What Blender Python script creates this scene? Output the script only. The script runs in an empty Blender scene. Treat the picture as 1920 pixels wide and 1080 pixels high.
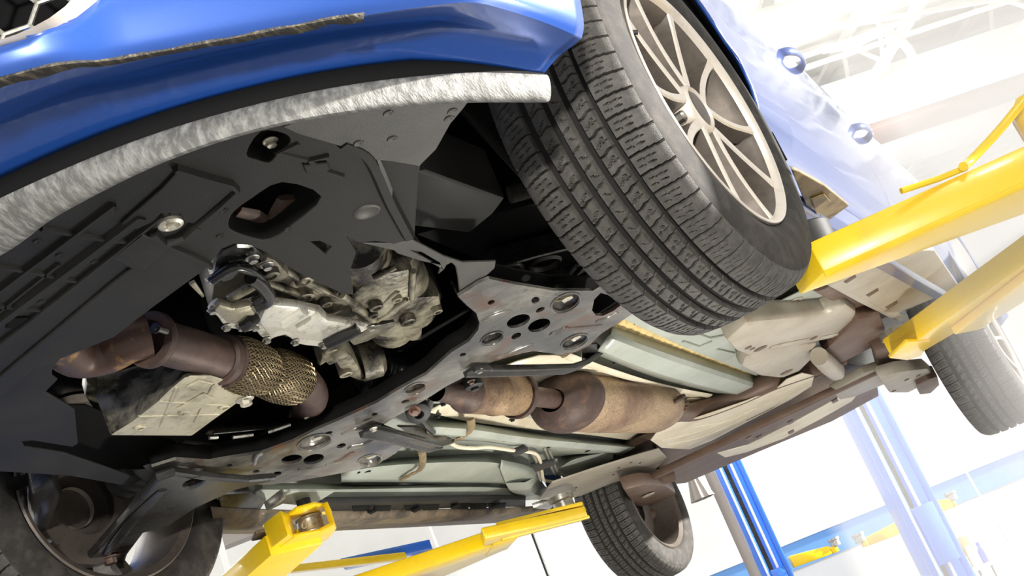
import bpy, bmesh, math, random
import numpy as np
from mathutils import Vector, Matrix
random.seed(7)
S = bpy.context.scene
COL = S.collection
# ------------------------------------------------------------------ camera
CAM = np.array([1.2514, -1.6857, -0.4524]); YAW, PITCH, ROLL = -0.4513, 0.3344, -0.3872; FPX = 2055.8
_f = np.array([math.sin(YAW)*math.cos(PITCH), math.cos(YAW)*math.cos(PITCH), math.sin(PITCH)])
_r0 = np.cross(_f, [0, 0, 1]); _r0 /= np.linalg.norm(_r0); _u0 = np.cross(_r0, _f)
_R = math.cos(ROLL)*_r0 + math.sin(ROLL)*_u0; _U = -math.sin(ROLL)*_r0 + math.cos(ROLL)*_u0
cam = bpy.data.cameras.new('camera'); camo = bpy.data.objects.new('camera', cam); COL.objects.link(camo)
cam.sensor_fit = 'HORIZONTAL'; cam.sensor_width = 36.0; cam.lens = 36.0*FPX/1920; cam.clip_start = 0.02
camo.matrix_world = Matrix(((_R[0], _U[0], -_f[0], CAM[0]), (_R[1], _U[1], -_f[1], CAM[1]), (_R[2], _U[2], -_f[2], CAM[2]), (0, 0, 0, 1)))
S.camera = camo
# ------------------------------------------------------------------ world, lights, exposure
W = bpy.data.worlds.new('sky'); S.world = W; W.use_nodes = True
bg = W.node_tree.nodes['Background']; bg.inputs[0].default_value = (1.0, 0.985, 0.96, 1); bg.inputs[1].default_value = 1.0
S.view_settings.view_transform = 'Standard'; S.view_settings.look = 'None'; S.view_settings.gamma = 1.0
S.view_settings.use_curve_mapping = False; S.view_settings.exposure = 0.15
FLOOR_Z, CEIL_Z = -1.60, 3.55
def area_lamp(name, loc, target, size, power, col, spread=180):
    L = bpy.data.lights.new(name, 'AREA'); L.shape = 'DISK'; L.size = size; L.energy = power; L.color = col; L.spread = math.radians(spread)
    o = bpy.data.objects.new(name, L); COL.objects.link(o); o.location = loc
    o.rotation_euler = (Vector(target)-Vector(loc)).to_track_quat('-Z', 'Y').to_euler(); return o
KEY_LOC = Vector((2.0, -3.0, -0.10))
area_lamp('work_lamp_light', KEY_LOC, (0.3, -0.1, 0.2), 0.16, 46, (1.0, 0.96, 0.9), 130)

KEY2 = Vector((.10, .85, FLOOR_Z+.22))
area_lamp('floor_lamp_light', KEY2, (.05, .95, .2), 0.22, 23, (1.0, 0.95, 0.86), 150)
SUN_FROM = Vector((.80, .50, .21))
sn = bpy.data.lights.new('sun', 'SUN'); sn.energy = 22.0; sn.color = (1, .95, .88); sn.angle = math.radians(1.0)
sno = bpy.data.objects.new('sun', sn); COL.objects.link(sno); sno.rotation_euler = (-SUN_FROM).to_track_quat('-Z', 'Y').to_euler(); sno.location = SUN_FROM*20
# ------------------------------------------------------------------ helpers
def Z(px, py, z):
    d = _f*FPX + _R*(px-960) + _U*(540-py); t = (z-CAM[2])/d[2]; return Vector(CAM+d*t)
def ZX(px, py, x):
    d = _f*FPX + _R*(px-960) + _U*(540-py); t = (x-CAM[0])/d[0]; return Vector(CAM+d*t)
def ZN(px, py, n, dist):
    n = np.array(n); d = _f*FPX + _R*(px-960) + _U*(540-py); t = (dist-CAM@n)/(d@n); return Vector(CAM+d*t)
def ZP(l, z): return [Z(a, b, z) for a, b in l]
def cr(pts, n=6, closed=False):
    P = [Vector(p) for p in pts]; out = []; N = len(P)
    rng = range(N) if closed else range(N-1)
    for i in rng:
        if closed: a, b, c, d = P[i-1], P[i], P[(i+1) % N], P[(i+2) % N]
        else: a, b, c, d = P[max(i-1, 0)], P[i], P[i+1], P[min(i+2, N-1)]
        for k in range(n):
            t = k/n
            out.append(0.5*((2*b)+(-a+c)*t+(2*a-5*b+4*c-d)*t*t+(-a+3*b-3*c+d)*t**3))
    if not closed: out.append(P[-1].copy())
    return out
def mesh(name, v, f, mat, smooth=40):
    me = bpy.data.meshes.new(name); me.from_pydata([tuple(x) for x in v], [], [tuple(x) for x in f]); me.update()
    fin(me, mat, smooth); return me
def fin(me, mat, smooth=40):
    if mat: me.materials.clear(); me.materials.append(mat)
    if smooth:
        me.polygons.foreach_set('use_smooth', [True]*len(me.polygons))
        try: me.set_sharp_from_angle(angle=math.radians(smooth))
        except Exception: pass
    else: me.polygons.foreach_set('use_smooth', [False]*len(me.polygons))
    me.update()
def link(name, me, parent=None, loc=None):
    o = bpy.data.objects.new(name, me); COL.objects.link(o)
    if loc is not None: o.location = loc
    if parent is not None: setp(o, parent)
    return o
def wm(o):
    m = Matrix.LocRotScale(o.location, o.rotation_euler.to_quaternion(), o.scale)
    if o.parent: m = wm(o.parent) @ o.matrix_parent_inverse @ m
    return m
def setp(o, parent):
    o.parent = parent; o.matrix_parent_inverse = wm(parent).inverted()
def tag(o, label=None, cat=None, group=None, kind=None):
    if label: o['label'] = label
    if cat: o['category'] = cat
    if group: o['group'] = group
    if kind: o['kind'] = kind
    return o
def thing(name, loc, label, cat, group=None):
    o = bpy.data.objects.new(name, None); COL.objects.link(o); o.location = loc; o.empty_display_size = .1
    return tag(o, label, cat, group)
class MB:
    def __init__(s): s.v = []; s.f = []
    def add(s, v, f):
        b = len(s.v); s.v += [Vector(x) for x in v]; s.f += [tuple(i+b for i in q) for q in f]; return s
    def box(s, c, size, M=None):
        x, y, z = [k/2 for k in size]
        v = [Vector((a*x, b*y, d*z)) for d in (-1, 1) for b in (-1, 1) for a in (-1, 1)]
        if M is not None: v = [M @ p for p in v]
        v = [p+Vector(c) for p in v]
        return s.add(v, [(0, 2, 3, 1), (4, 5, 7, 6), (0, 1, 5, 4), (2, 6, 7, 3), (0, 4, 6, 2), (1, 3, 7, 5)])
    def prism(s, base, off):
        n = len(base); base = [Vector(b) for b in base]; off = Vector(off)
        v = base+[b+off for b in base]
        f = [tuple(range(n))[::-1], tuple(range(n, 2*n))]+[(i, (i+1) % n, n+(i+1) % n, n+i) for i in range(n)]
        return s.add(v, f)
    def tube(s, pts, r, seg=12, cap=True, sq=None):
        P = [Vector(p) for p in pts]; n = len(P)
        rr = r if hasattr(r, '__len__') else [r]*n
        up = None; v = []
        for i in range(n):
            t = (P[min(i+1, n-1)]-P[max(i-1, 0)]).normalized()
            if up is None:
                up = Vector((0, 0, 1)) if abs(t.z) < .9 else Vector((0, 1, 0))
            a = t.cross(up).normalized(); b = a.cross(t).normalized(); up = b
            for k in range(seg):
                th = 2*math.pi*k/seg
                ca, sa = math.cos(th), math.sin(th)
                if sq: ca *= sq[0]; sa *= sq[1]
                v.append(P[i]+rr[i]*(ca*a+sa*b))
        f = [(i*seg+k, i*seg+(k+1) % seg, (i+1)*seg+(k+1) % seg, (i+1)*seg+k) for i in range(n-1) for k in range(seg)]
        if cap: f += [tuple(range(seg))[::-1], tuple((n-1)*seg+k for k in range(seg))]
        return s.add(v, f)
    def lathe(s, prof, o, ax, seg=32, close=False):
        ax = Vector(ax).normalized(); a = ax.orthogonal().normalized(); b = ax.cross(a); o = Vector(o)
        v = [o+ax*h+r*(math.cos(2*math.pi*k/seg)*a+math.sin(2*math.pi*k/seg)*b) for h, r in prof for k in range(seg)]
        n = len(prof); f = [(i*seg+k, i*seg+(k+1) % seg, ((i+1) % n)*seg+(k+1) % seg, ((i+1) % n)*seg+k) for i in range(n if close else n-1) for k in range(seg)]
        return s.add(v, f)
    def loft(s, curves, closed=False):
        n = len(curves[0]); v = [p for c in curves for p in c]
        m = n if closed else n-1
        return s.add(v, [(i*n+k, i*n+(k+1) % n, (i+1)*n+(k+1) % n, (i+1)*n+k) for i in range(len(curves)-1) for k in range(m)])
    def build(s, name, mat, parent=None, smooth=40, bevel=0, solid=0, sub=0, loc=None, seg=2, rim=True):
        me = bpy.data.meshes.new(name)
        vv = s.v
        if loc is not None: vv = [p-Vector(loc) for p in vv]
        me.from_pydata([tuple(p) for p in vv], [], s.f); me.update()
        if bevel or True:
            bm = bmesh.new(); bm.from_mesh(me)
            bmesh.ops.remove_doubles(bm, verts=bm.verts, dist=1e-5)
            bmesh.ops.recalc_face_normals(bm, faces=bm.faces)
            if sub: bmesh.ops.subdivide_edges(bm, edges=bm.edges, cuts=sub, use_grid_fill=True)
            if bevel:
                es = [e for e in bm.edges if len(e.link_faces) == 2 and e.calc_face_angle(0) > .5]
                bmesh.ops.bevel(bm, geom=es, offset=bevel, segments=seg, affect='EDGES', profile=.5, clamp_overlap=True)
            bm.to_mesh(me); bm.free()
        fin(me, mat, smooth)
        o = link(name, me, parent, loc)
        if solid:
            md = o.modifiers.new('thickness', 'SOLIDIFY'); md.thickness = solid; md.offset = 0; md.use_rim = rim
        return o
def arc2(cx, cy, rx, ry, ang=0, n=20, a0=0, a1=360):
    out = []
    for k in range(n):
        t = math.radians(a0+(a1-a0)*k/n); x, y = rx*math.cos(t), ry*math.sin(t); c, s = math.cos(ang), math.sin(ang)
        out.append((cx+x*c-y*s, cy+x*s+y*c))
    return out
def pell(px, py, a, b, deg, z, n=18):         # ellipse seen in the photo, laid on the level z
    return ZP(arc2(px, py, a, b, math.radians(deg), n), z)
def plate(name, pts, th, mat, parent=None, holes=(), bevel=.002, smooth=14, down=False, height=None):
    """flat pressed plate: outline (points of one level), thickness upwards, with holes"""
    z = pts[0].z
    cu = bpy.data.curves.new(name, 'CURVE'); cu.dimensions = '2D'; cu.fill_mode = 'BOTH'
    cu.extrude = max(th/2-bevel, .0002); cu.bevel_depth = bevel; cu.bevel_resolution = 1; cu.offset = -bevel
    for loop in [pts]+list(holes):
        sp = cu.splines.new('POLY'); sp.points.add(len(loop)-1)
        for i, p in enumerate(loop): sp.points[i].co = (p[0], p[1], 0, 1)
        sp.use_cyclic_u = True
    o = bpy.data.objects.new(name, cu); me = bpy.data.meshes.new_from_object(o); bpy.data.objects.remove(o); bpy.data.curves.remove(cu)
    me.name = name; zz = z+(-th/2 if down else th/2)
    for v in me.vertices:
        v.co.z += zz
        if height: v.co.z += height(v.co.x, v.co.y)
    bm = bmesh.new(); bm.from_mesh(me); bmesh.ops.remove_doubles(bm, verts=bm.verts, dist=1e-5); bmesh.ops.recalc_face_normals(bm, faces=bm.faces); bm.to_mesh(me); bm.free()
    fin(me, mat, smooth)
    return link(name, me, parent)
from mathutils.geometry import delaunay_2d_cdt
def plate2(name, pts, th, mat_, parent=None, holes=(), bevel=.0015, smooth=35, step=.03, height=None):
    """as plate(), filled by a constrained triangulation so that many holes work"""
    z = pts[0].z; V = []; E = []; loops = [pts]+list(holes)
    for lp in loops:
        b = len(V); V += [Vector((p[0], p[1])) for p in lp]; E += [(b+i, b+(i+1) % len(lp)) for i in range(len(lp))]
    def ins(p, lp):
        c = False
        for i in range(len(lp)):
            x1, y1, x2, y2 = lp[i][0], lp[i][1], lp[i-1][0], lp[i-1][1]
            if (y1 > p[1]) != (y2 > p[1]) and p[0] < (x2-x1)*(p[1]-y1)/(y2-y1)+x1: c = not c
        return c
    vo, eo, fo, *_ = delaunay_2d_cdt(V, E, [], 0, 1e-6)
    fs = []
    for f in fo:
        c = sum((vo[i] for i in f), Vector((0, 0)))/len(f)
        if ins(c, pts) and not any(ins(c, h) for h in holes): fs.append(tuple(f))
    bm = bmesh.new(); bv = [bm.verts.new((v.x, v.y, z)) for v in vo]
    for f in fs:
        try: bm.faces.new([bv[i] for i in f])
        except ValueError: pass
    bmesh.ops.recalc_face_normals(bm, faces=bm.faces)
    for f in bm.faces:
        if f.normal.z > 0: f.normal_flip()
    r = bmesh.ops.extrude_face_region(bm, geom=bm.faces[:]); up = [g for g in r['geom'] if isinstance(g, bmesh.types.BMVert)]
    bmesh.ops.translate(bm, verts=up, vec=(0, 0, th))
    bmesh.ops.delete(bm, geom=[v for v in bm.verts if not v.link_faces], context='VERTS')
    bmesh.ops.recalc_face_normals(bm, faces=bm.faces)
    me = bpy.data.meshes.new(name); bm.to_mesh(me); bm.free(); fin(me, mat_, smooth)
    return link(name, me, parent)
# ------------------------------------------------------------------ materials
def mat(name, col, rough=.5, metal=0, coat=0, noise=None, bump=0, bscale=40, spec=.5, emit=None, flake=0, rvar=0, dirt=None, stretch=None):
    """noise=(scale, other colour, lo, hi); dirt=(scale, colour, lo, hi)"""
    m = bpy.data.materials.new(name); m.use_nodes = True; nt = m.node_tree; N = nt.nodes; L = nt.links
    b = N['Principled BSDF']; b.inputs['Base Color'].default_value = (*col, 1); b.inputs['Roughness'].default_value = rough
    b.inputs['Metallic'].default_value = metal; b.inputs['Coat Weight'].default_value = coat; b.inputs['Coat Roughness'].default_value = .06
    b.inputs['Specular IOR Level'].default_value = spec
    tc = N.new('ShaderNodeTexCoord'); src = tc.outputs['Object']
    if stretch:
        mp = N.new('ShaderNodeMapping'); mp.inputs['Scale'].default_value = stretch; L.new(src, mp.inputs[0]); ssrc = mp.outputs[0]
    else: ssrc = src
    cur = None
    for q, sr in ((noise, ssrc), (dirt, src)):
        if not q: continue
        t = N.new('ShaderNodeTexNoise'); t.inputs['Scale'].default_value = q[0]; t.inputs['Detail'].default_value = 8; t.inputs['Roughness'].default_value = .65
        L.new(sr, t.inputs['Vector'])
        r = N.new('ShaderNodeMapRange'); r.inputs[1].default_value = q[2]; r.inputs[2].default_value = q[3]; L.new(t.outputs['Fac'], r.inputs[0])
        mx = N.new('ShaderNodeMix'); mx.data_type = 'RGBA'; L.new(r.outputs[0], mx.inputs['Factor'])
        if cur is None: mx.inputs['A'].default_value = (*col, 1)
        else: L.new(cur, mx.inputs['A'])
        mx.inputs['B'].default_value = (*q[1], 1); cur = mx.outputs['Result']
        if rvar and q is noise:
            rr = N.new('ShaderNodeMapRange'); rr.inputs[3].default_value = rough; rr.inputs[4].default_value = min(1, max(0.05, rough+rvar)); L.new(r.outputs[0], rr.inputs[0]); L.new(rr.outputs[0], b.inputs['Roughness'])
    if cur is not None: L.new(cur, b.inputs['Base Color'])
    if bump:
        t = N.new('ShaderNodeTexNoise'); t.inputs['Scale'].default_value = bscale; t.inputs['Detail'].default_value = 6; L.new(ssrc, t.inputs['Vector'])
        bp = N.new('ShaderNodeBump'); bp.inputs['Strength'].default_value = bump; bp.inputs['Distance'].default_value = .004; L.new(t.outputs['Fac'], bp.inputs['Height']); L.new(bp.outputs[0], b.inputs['Normal'])
    if emit:
        b.inputs['Emission Color'].default_value = (*emit[0], 1); b.inputs['Emission Strength'].default_value = emit[1]
    return m
M = {}
M['paint'] = mat('blue_paint', (.010, .062, .30), .32, .25, 1.0, noise=(900, (.05, .16, .55), .62, .72), dirt=(220, (.55, .62, .75), .72, .75))
M['scuff'] = mat('scuffed_edge', (.02, .018, .015), .8, 0, 0, noise=(160, (.12, .10, .065), .5, .68), bump=.8, bscale=300, stretch=(1, .25, 1))
M['lip'] = mat('scratched_grey_rubber', (.095, .095, .089), .65, 0, 0, noise=(55, (.26, .26, .245), .42, .68), bump=.35, bscale=220, dirt=(38, (.12, .11, .1), .60, .74), stretch=(3, .7, 1))
M['plastic'] = mat('black_plastic', (.0115, .0116, .0110), .55, 0, 0, noise=(7, (.027, .0265, .0243), .4, .75), bump=.12, bscale=400, dirt=(420, (.08, .08, .07), .70, .78), rvar=.1, spec=.22)
M['dusty'] = mat('dusty_plastic', (.03, .0295, .027), .5, 0, 0, noise=(9, (.062, .058, .048), .4, .7), bump=.1, bscale=300, dirt=(300, (.16, .15, .13), .72, .78))
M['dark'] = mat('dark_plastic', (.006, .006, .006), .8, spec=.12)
M['blacksteel'] = mat('black_painted_steel', (.012, .012, .012), .22, 0, 0, noise=(6, (.03, .03, .028), .4, .7), rvar=.2, bump=.05, bscale=90)
M['tyre'] = mat('tyre_rubber', (.050, .047, .042), .62, 0, 0, noise=(60, (.10, .094, .083), .42, .72), bump=.25, bscale=500, dirt=(520, (.34, .32, .28), .72, .78))
M['tyrewall'] = mat('tyre_sidewall', (.020, .018, .0155), .8, 0, 0, noise=(25, (.06, .052, .043), .45, .7), bump=.15, bscale=300)
M['groove'] = mat('tyre_groove', (.012, .011, .010), .9)
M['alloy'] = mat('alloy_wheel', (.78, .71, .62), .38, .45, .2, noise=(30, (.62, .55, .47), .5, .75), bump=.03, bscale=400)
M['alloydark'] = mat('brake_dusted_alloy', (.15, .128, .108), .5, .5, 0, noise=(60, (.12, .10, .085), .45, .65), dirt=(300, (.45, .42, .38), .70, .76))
M['chrome'] = mat('chrome', (.8, .8, .8), .12, 1)
M['steel'] = mat('zinc_steel', (.45, .44, .40), .35, .8, 0, noise=(80, (.22, .2, .17), .5, .65))
M['bolt'] = mat('washer_zinc', (.62, .59, .50), .4, .6, 0, noise=(90, (.3, .27, .2), .55, .7))
M['alu'] = mat('oily_cast_aluminium', (.36, .33, .24), .42, .3, 0, noise=(11, (.025, .021, .015), .44, .60), bump=.5, bscale=70, dirt=(45, (.16, .13, .075), .55, .74))
M['aludk'] = mat('grimy_cast_aluminium', (.20, .18, .13), .45, .3, 0, noise=(14, (.015, .013, .010), .42, .60), bump=.5, bscale=60, dirt=(45, (.34, .31, .23), .62, .76))
M['pan'] = mat('transmission_pan_metal', (.74, .72, .64), .34, .35, .2, noise=(13, (.03, .027, .02), .57, .66), bump=.3, bscale=60, dirt=(70, (.42, .36, .24), .56, .72))
M['oilpan'] = mat('oil_stained_pan', (.50, .46, .34), .5, .2, 0, noise=(9, (.13, .115, .075), .48, .70), bump=.25, bscale=60, dirt=(60, (.30, .26, .17), .55, .7))
M['rustpipe'] = mat('rusted_exhaust', (.062, .036, .029), .5, .3, 0, noise=(18, (.115, .07, .055), .45, .7), bump=.15, bscale=150, dirt=(200, (.32, .2, .1), .68, .76))
M['rustgold'] = mat('heat_tinted_exhaust', (.075, .042, .032), .45, .35, 0, noise=(9, (.42, .23, .06), .54, .64), bump=.15, bscale=150)
M['braid'] = mat('brass_braid', (.20, .155, .085), .35, .75, 0, noise=(200, (.12, .09, .04), .5, .7))
M['cat'] = mat('rusted_converter', (.27, .18, .095), .55, .25, 0, noise=(8, (.10, .055, .034), .42, .60), bump=.3, bscale=170, dirt=(150, (.06, .038, .028), .54, .66))
M['catdark'] = mat('dark_rust', (.05, .03, .024), .6, .2, 0, noise=(30, (.11, .06, .04), .5, .7), bump=.2, bscale=120)
M['muffler'] = mat('spotted_rust_muffler', (.40, .29, .17), .5, .3, 0, noise=(5, (.17, .10, .062), .42, .62), bump=.25, bscale=260, dirt=(240, (.13, .075, .05), .50, .62))
M['subframe'] = mat('subframe_steel', (.055, .055, .053), .26, .35, .2, noise=(5, (.27, .255, .22), .42, .66), bump=.22, bscale=60, dirt=(9, (.12, .055, .032), .53, .64))
M['rusty'] = mat('rusty_steel', (.13, .06, .035), .65, .1, 0, noise=(30, (.28, .25, .22), .5, .65), bump=.3, bscale=90)
M['floor'] = mat('primer_floor_pan', (.33, .36, .31), .42, .1, 0, noise=(4, (.46, .49, .44), .4, .7), bump=.06, bscale=30, dirt=(10, (.30, .27, .17), .60, .76))
M['cream'] = mat('cream_heat_shield', (.78, .71, .55), .40, .15, 0, noise=(6, (.62, .52, .36), .45, .7), bump=.35, bscale=18, dirt=(70, (.40, .32, .2), .68, .78))
M['sealant'] = mat('yellow_seam_sealer', (.72, .55, .24), .6, 0, 0, noise=(40, (.5, .36, .14), .45, .7), bump=.6, bscale=90)
M['tan'] = mat('tan_rear_panel', (.36, .32, .255), .45, .1, 0, noise=(6, (.47, .43, .36), .4, .7), bump=.1, bscale=40, dirt=(14, (.33, .26, .15), .60, .74))
M['brown'] = mat('brown_rear_member', (.115, .07, .05), .5, .1, 0, noise=(9, (.17, .11, .08), .4, .7), bump=.1, bscale=60)
M['sill'] = mat('dirty_sill', (.17, .13, .085), .6, 0, 0, noise=(12, (.05, .042, .033), .45, .62), bump=.3, bscale=80, dirt=(60, (.40, .33, .20), .62, .74))
M['gold'] = mat('gold_brown_underseal', (.27, .20, .10), .4, .2, 0, noise=(20, (.12, .085, .045), .45, .65), bump=.4, bscale=150)
M['yellow'] = mat('yellow_lift_paint', (.88, .60, .008), .30, 0, .3, noise=(9, (.80, .50, .008), .5, .75), bump=.05, bscale=50, dirt=(55, (.16, .10, .02), .75, .79))
M['liftblue'] = mat('blue_lift_paint', (.035, .16, .66), .3, 0, .4)
M['white'] = mat('white_wall_paint', (.86, .86, .84), .6, noise=(1.5, (.80, .80, .78), .4, .7))
M['grey'] = mat('grey_wall_paint', (.60, .62, .64), .6)
M['stripe'] = mat('blue_stripe_paint', (.16, .38, .80), .5)
M['ceil'] = mat('white_steel_deck', (.84, .84, .80), .45, noise=(3, (.74, .74, .70), .4, .7))
M['beam'] = mat('brown_beam', (.10, .055, .046), .85)
M['concrete'] = mat('epoxy_floor', (.22, .22, .215), .4, noise=(3, (.18, .18, .178), .4, .7))
M['tube'] = mat('lamp_tube', (1, 1, 1), .5, emit=((1, .98, .94), 14))
M['pipegrey'] = mat('grey_drain_pipe', (.30, .27, .25), .5)
M['rubber'] = mat('black_rubber', (.02, .02, .02), .6)
M['carton'] = mat('carton', (.75, .52, .25), .8)
M['bottle'] = mat('blue_bottle', (.15, .18, .62), .4)
M['whiteplastic'] = mat('white_plastic', (.85, .85, .84), .4)
# ------------------------------------------------------------------ building (turned about 35 degrees to the car)
AX = Vector((.82, .57, 0)).normalized(); BX = Vector((-AX.y, AX.x, 0))
def AB(a, b, z): return AX*a+BX*b+Vector((0, 0, z))
A0, A1, B0, B1 = -15.0, 11.0, -9.0, 12.0
def slab(name, a0, a1, b0, b1, z0, z1, m, parent=None, bevel=0, smooth=0):
    mb = MB(); mb.prism([AB(a0, b0, z0), AB(a1, b0, z0), AB(a1, b1, z0), AB(a0, b1, z0)], (0, 0, z1-z0))
    return mb.build(name, m, parent, smooth=smooth, bevel=bevel)
fl = tag(slab('floor', A0, A1, B0, B1+.3, FLOOR_Z-.2, FLOOR_Z, M['concrete']), 'pale grey epoxy workshop floor', None, None, 'structure')
ce = tag(slab('ceiling', A0, A1, B0, B1+.3, CEIL_Z, CEIL_Z+.2, M['ceil']), 'white corrugated steel workshop ceiling', None, None, 'structure')
wb = tag(slab('wall_back', A0, A1, B1, B1+.2, FLOOR_Z, CEIL_Z, M['white']), 'white back wall of the workshop with grey lower part', None, None, 'structure')
slab('lower_wall_paint', A0+.2, A1, B1-.015, B1+.01, FLOOR_Z+.1, -.30, M['grey'], wb)
slab('blue_wall_stripe', A0+.2, A1, B1-.02, B1+.01, -.30, .02, M['stripe'], wb)
slab('stripe_rail', A0+.2, A1, B1-.04, B1+.01, .02, .045, M['white'], wb)
tag(slab('wall_left', A0, A0+.2, B0, B1, FLOOR_Z, CEIL_Z, M['white']), 'white side wall of the workshop on the far left', None, None, 'structure')
tag(slab('wall_front', A0, A1, B0-.2, B0, FLOOR_Z, CEIL_Z, M['grey']), 'grey front wall of the workshop behind the photographer', None, None, 'structure')
# steel deck ribs of the ceiling (run along A)
for k in range(36):
    b = 1.2+k*.30
    mb = MB(); w0, w1 = .075, .045
    mb.prism([AB(-9, b-w0, CEIL_Z), AB(-9, b+w0, CEIL_Z), AB(-9, b+w1, CEIL_Z-.05), AB(-9, b-w1, CEIL_Z-.05)], AX*18)
    mb.build('deck_rib', M['ceil'], ce, smooth=0)
# open-web joists crossing the ribs
for a in (1.9, 3.35, 4.8, 6.25, 7.7):
    mb = MB()
    mb.prism([AB(a-.05, 0.5, CEIL_Z-.05), AB(a+.05, 0.5, CEIL_Z-.05), AB(a+.05, .5, CEIL_Z-.09), AB(a-.05, .5, CEIL_Z-.09)], BX*11.5)
    mb.prism([AB(a-.05, 0.5, CEIL_Z-.52), AB(a+.05, 0.5, CEIL_Z-.52), AB(a+.05, .5, CEIL_Z-.56), AB(a-.05, .5, CEIL_Z-.56)], BX*11.5)
    j = mb.build('roof_joist', M['ceil'], ce, smooth=0)
    for k in range(14):
        m2 = MB(); b = .7+k*.8
        m2.tube([AB(a, b, CEIL_Z-.54), AB(a, b+.4, CEIL_Z-.08)], .02, 6); m2.tube([AB(a, b+.4, CEIL_Z-.08), AB(a, b+.8, CEIL_Z-.54)], .02, 6)
        m2.build('joist_web', M['ceil'], j)
# girders
def span_px(p0, p1, z, ext0=0, ext1=0):
    a, b = Z(*p0, z), Z(*p1, z); d = b-a; return a-d*ext0, b+d*ext1
def beam_between(name, p, q, w, h, m, parent):
    d = (q-p).normalized(); s = d.cross(Vector((0, 0, 1))).normalized()
    mb = MB(); mb.prism([p-s*w/2, p+s*w/2, p+s*w/2+Vector((0, 0, h)), p-s*w/2+Vector((0, 0, h))], q-p)
    return mb.build(name, m, parent, smooth=0, bevel=.004)
p, q = span_px((1627, 263), (1920, 166), 2.75, 5.5, 2.2); beam_between('brown_girder', p, q, .42, .3, M['beam'], ce)
for dz, off, w in ((2.78, -40, .25), (2.9, -75, .18), (2.8, 52, .5)):
    p, q = span_px((1627, 263+off), (1920, 166+off), dz, 5.5, 2.2); beam_between('white_girder', p, q, w, .22, M['ceil'], ce)
# tie rods and conduit under the deck
for (u, v) in (((1500, 62), (1860, 0)), ((1555, 112), (1830, 22)), ((1500, 108), (1640, 60))):
    p, q = span_px(u, v, 3.0, .15, .6); MB().tube([p, q], .022, 8).build('conduit', M['ceil'], ce)
hose = cr(ZP([(1545, 92), (1600, 82), (1645, 62), (1675, 66), (1705, 95), (1722, 140)], 2.80), 6)
tag(MB().tube(hose, .035, 10).build('air_hose', M['whiteplastic']), 'white hose arching below the ceiling above the bright tube lamp', 'hose')
# tube lamp
lt = thing('ceiling_light', Z(1690, 170, 2.85), 'long white tube lamp glowing under the workshop ceiling', 'lamp')
p, q = Z(1632, 195, 2.85), Z(1752, 148, 2.85); s = (q-p).cross(Vector((0, 0, 1))).normalized()
mb = MB(); mb.prism([p-s*.16, p+s*.16, p+s*.06+Vector((0, 0, .09)), p-s*.06+Vector((0, 0, .09))], q-p); mb.build('housing', M['whiteplastic'], lt, smooth=0)
for sgn in (-.08, .08):
    d = (q-p)*.03; MB().tube([p+s*sgn+d-Vector((0, 0, .02)), q+s*sgn-d-Vector((0, 0, .02))], .03, 10).build('tube', M['tube'], lt)
for t, bb, lab in ((-9, 4.0, 'leftmost tube lamp in the nearer ceiling row'), (-4, 4.0, 'middle tube lamp in the nearer ceiling row'), (3, 4.0, 'rightmost tube lamp in the nearer ceiling row'), (-9, 8.0, 'leftmost tube lamp in the far ceiling row'), (-4, 8.0, 'middle tube lamp in the far ceiling row'),
                   (3, 8.0, 'rightmost tube lamp in the far ceiling row'), (-5, -5.0, 'left unseen tube lamp added behind the photographer for front light'), (1.5, -5.0, 'right unseen tube lamp added behind the photographer for front light')):  # last two lamps are unseen, added to light the bumper front
    c = AB(t, bb, 2.85); l2 = thing('ceiling_light', c, lab, 'lamp', 'tube lamps under the ceiling')
    mb = MB(); mb.prism([c-AX*.6-BX*.16, c-AX*.6+BX*.16, c-AX*.6+BX*.06+Vector((0, 0, .09)), c-AX*.6-BX*.06+Vector((0, 0, .09))], AX*1.2); mb.build('housing', M['whiteplastic'], l2, smooth=0)
    for sgn in (-.08, .08): MB().tube([c+BX*sgn-AX*.57-Vector((0, 0, .02)), c+BX*sgn+AX*.57-Vector((0, 0, .02))], .03, 10).build('tube', M['tube'], l2)
def lamp_light(c, w):
    L = bpy.data.lights.new('tube_light', 'POINT'); L.energy = w; L.color = (1, .97, .92); L.shadow_soft_size = .25
    o = bpy.data.objects.new('tube_light', L); COL.objects.link(o); o.location = c
lamp_light((p+q)/2-Vector((0, 0, .45)), 120)
for t in (-9, -4, 3):
    for bb in (4.0, 8.0): lamp_light(AB(t, bb, 2.5), 160 if bb < 6 else 95)
for t in (-5, 1.5): lamp_light(AB(t, -5.0, 2.5), 160)  # light of the two added lamps behind the camera
# ------------------------------------------------------------------ car
car = thing('car', (0, 1.4, .17), 'blue car raised on a two-post lift, seen from below', 'car')
# ---- front bumper
def resample(pts, n):
    c = cr(pts, 10); d = [0]
    for i in range(1, len(c)): d.append(d[-1]+(c[i]-c[i-1]).length)
    out = []; j = 0
    for k in range(n):
        t = d[-1]*k/(n-1)
        while j < len(d)-2 and d[j+1] < t: j += 1
        u = (t-d[j])/max(1e-9, d[j+1]-d[j]); out.append(c[j].lerp(c[j+1], u))
    return out
NB = 70
crease = resample([Vector((0, -1.245, .238)), Vector((.27, -1.195, .238))]+ZP([(0, 152), (230, 112), (430, 75), (640, 35), (780, 13), (880, 3), (950, 18), (1027, 44), (1089, 71)], .238), NB)
liptop = resample([Vector((0, -1.075, .21)), Vector((.2, -1.045, .21))]+ZP([(0, 375), (220, 280), (420, 215), (640, 165), (860, 140), (1025, 143)], .21), NB)
lipbot = resample([Vector((0, -1.03, .18)), Vector((.18, -1.0, .18))]+ZP([(0, 470), (100, 400), (300, 300), (500, 235), (700, 200), (860, 186), (1030, 185)], .18), NB)
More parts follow.
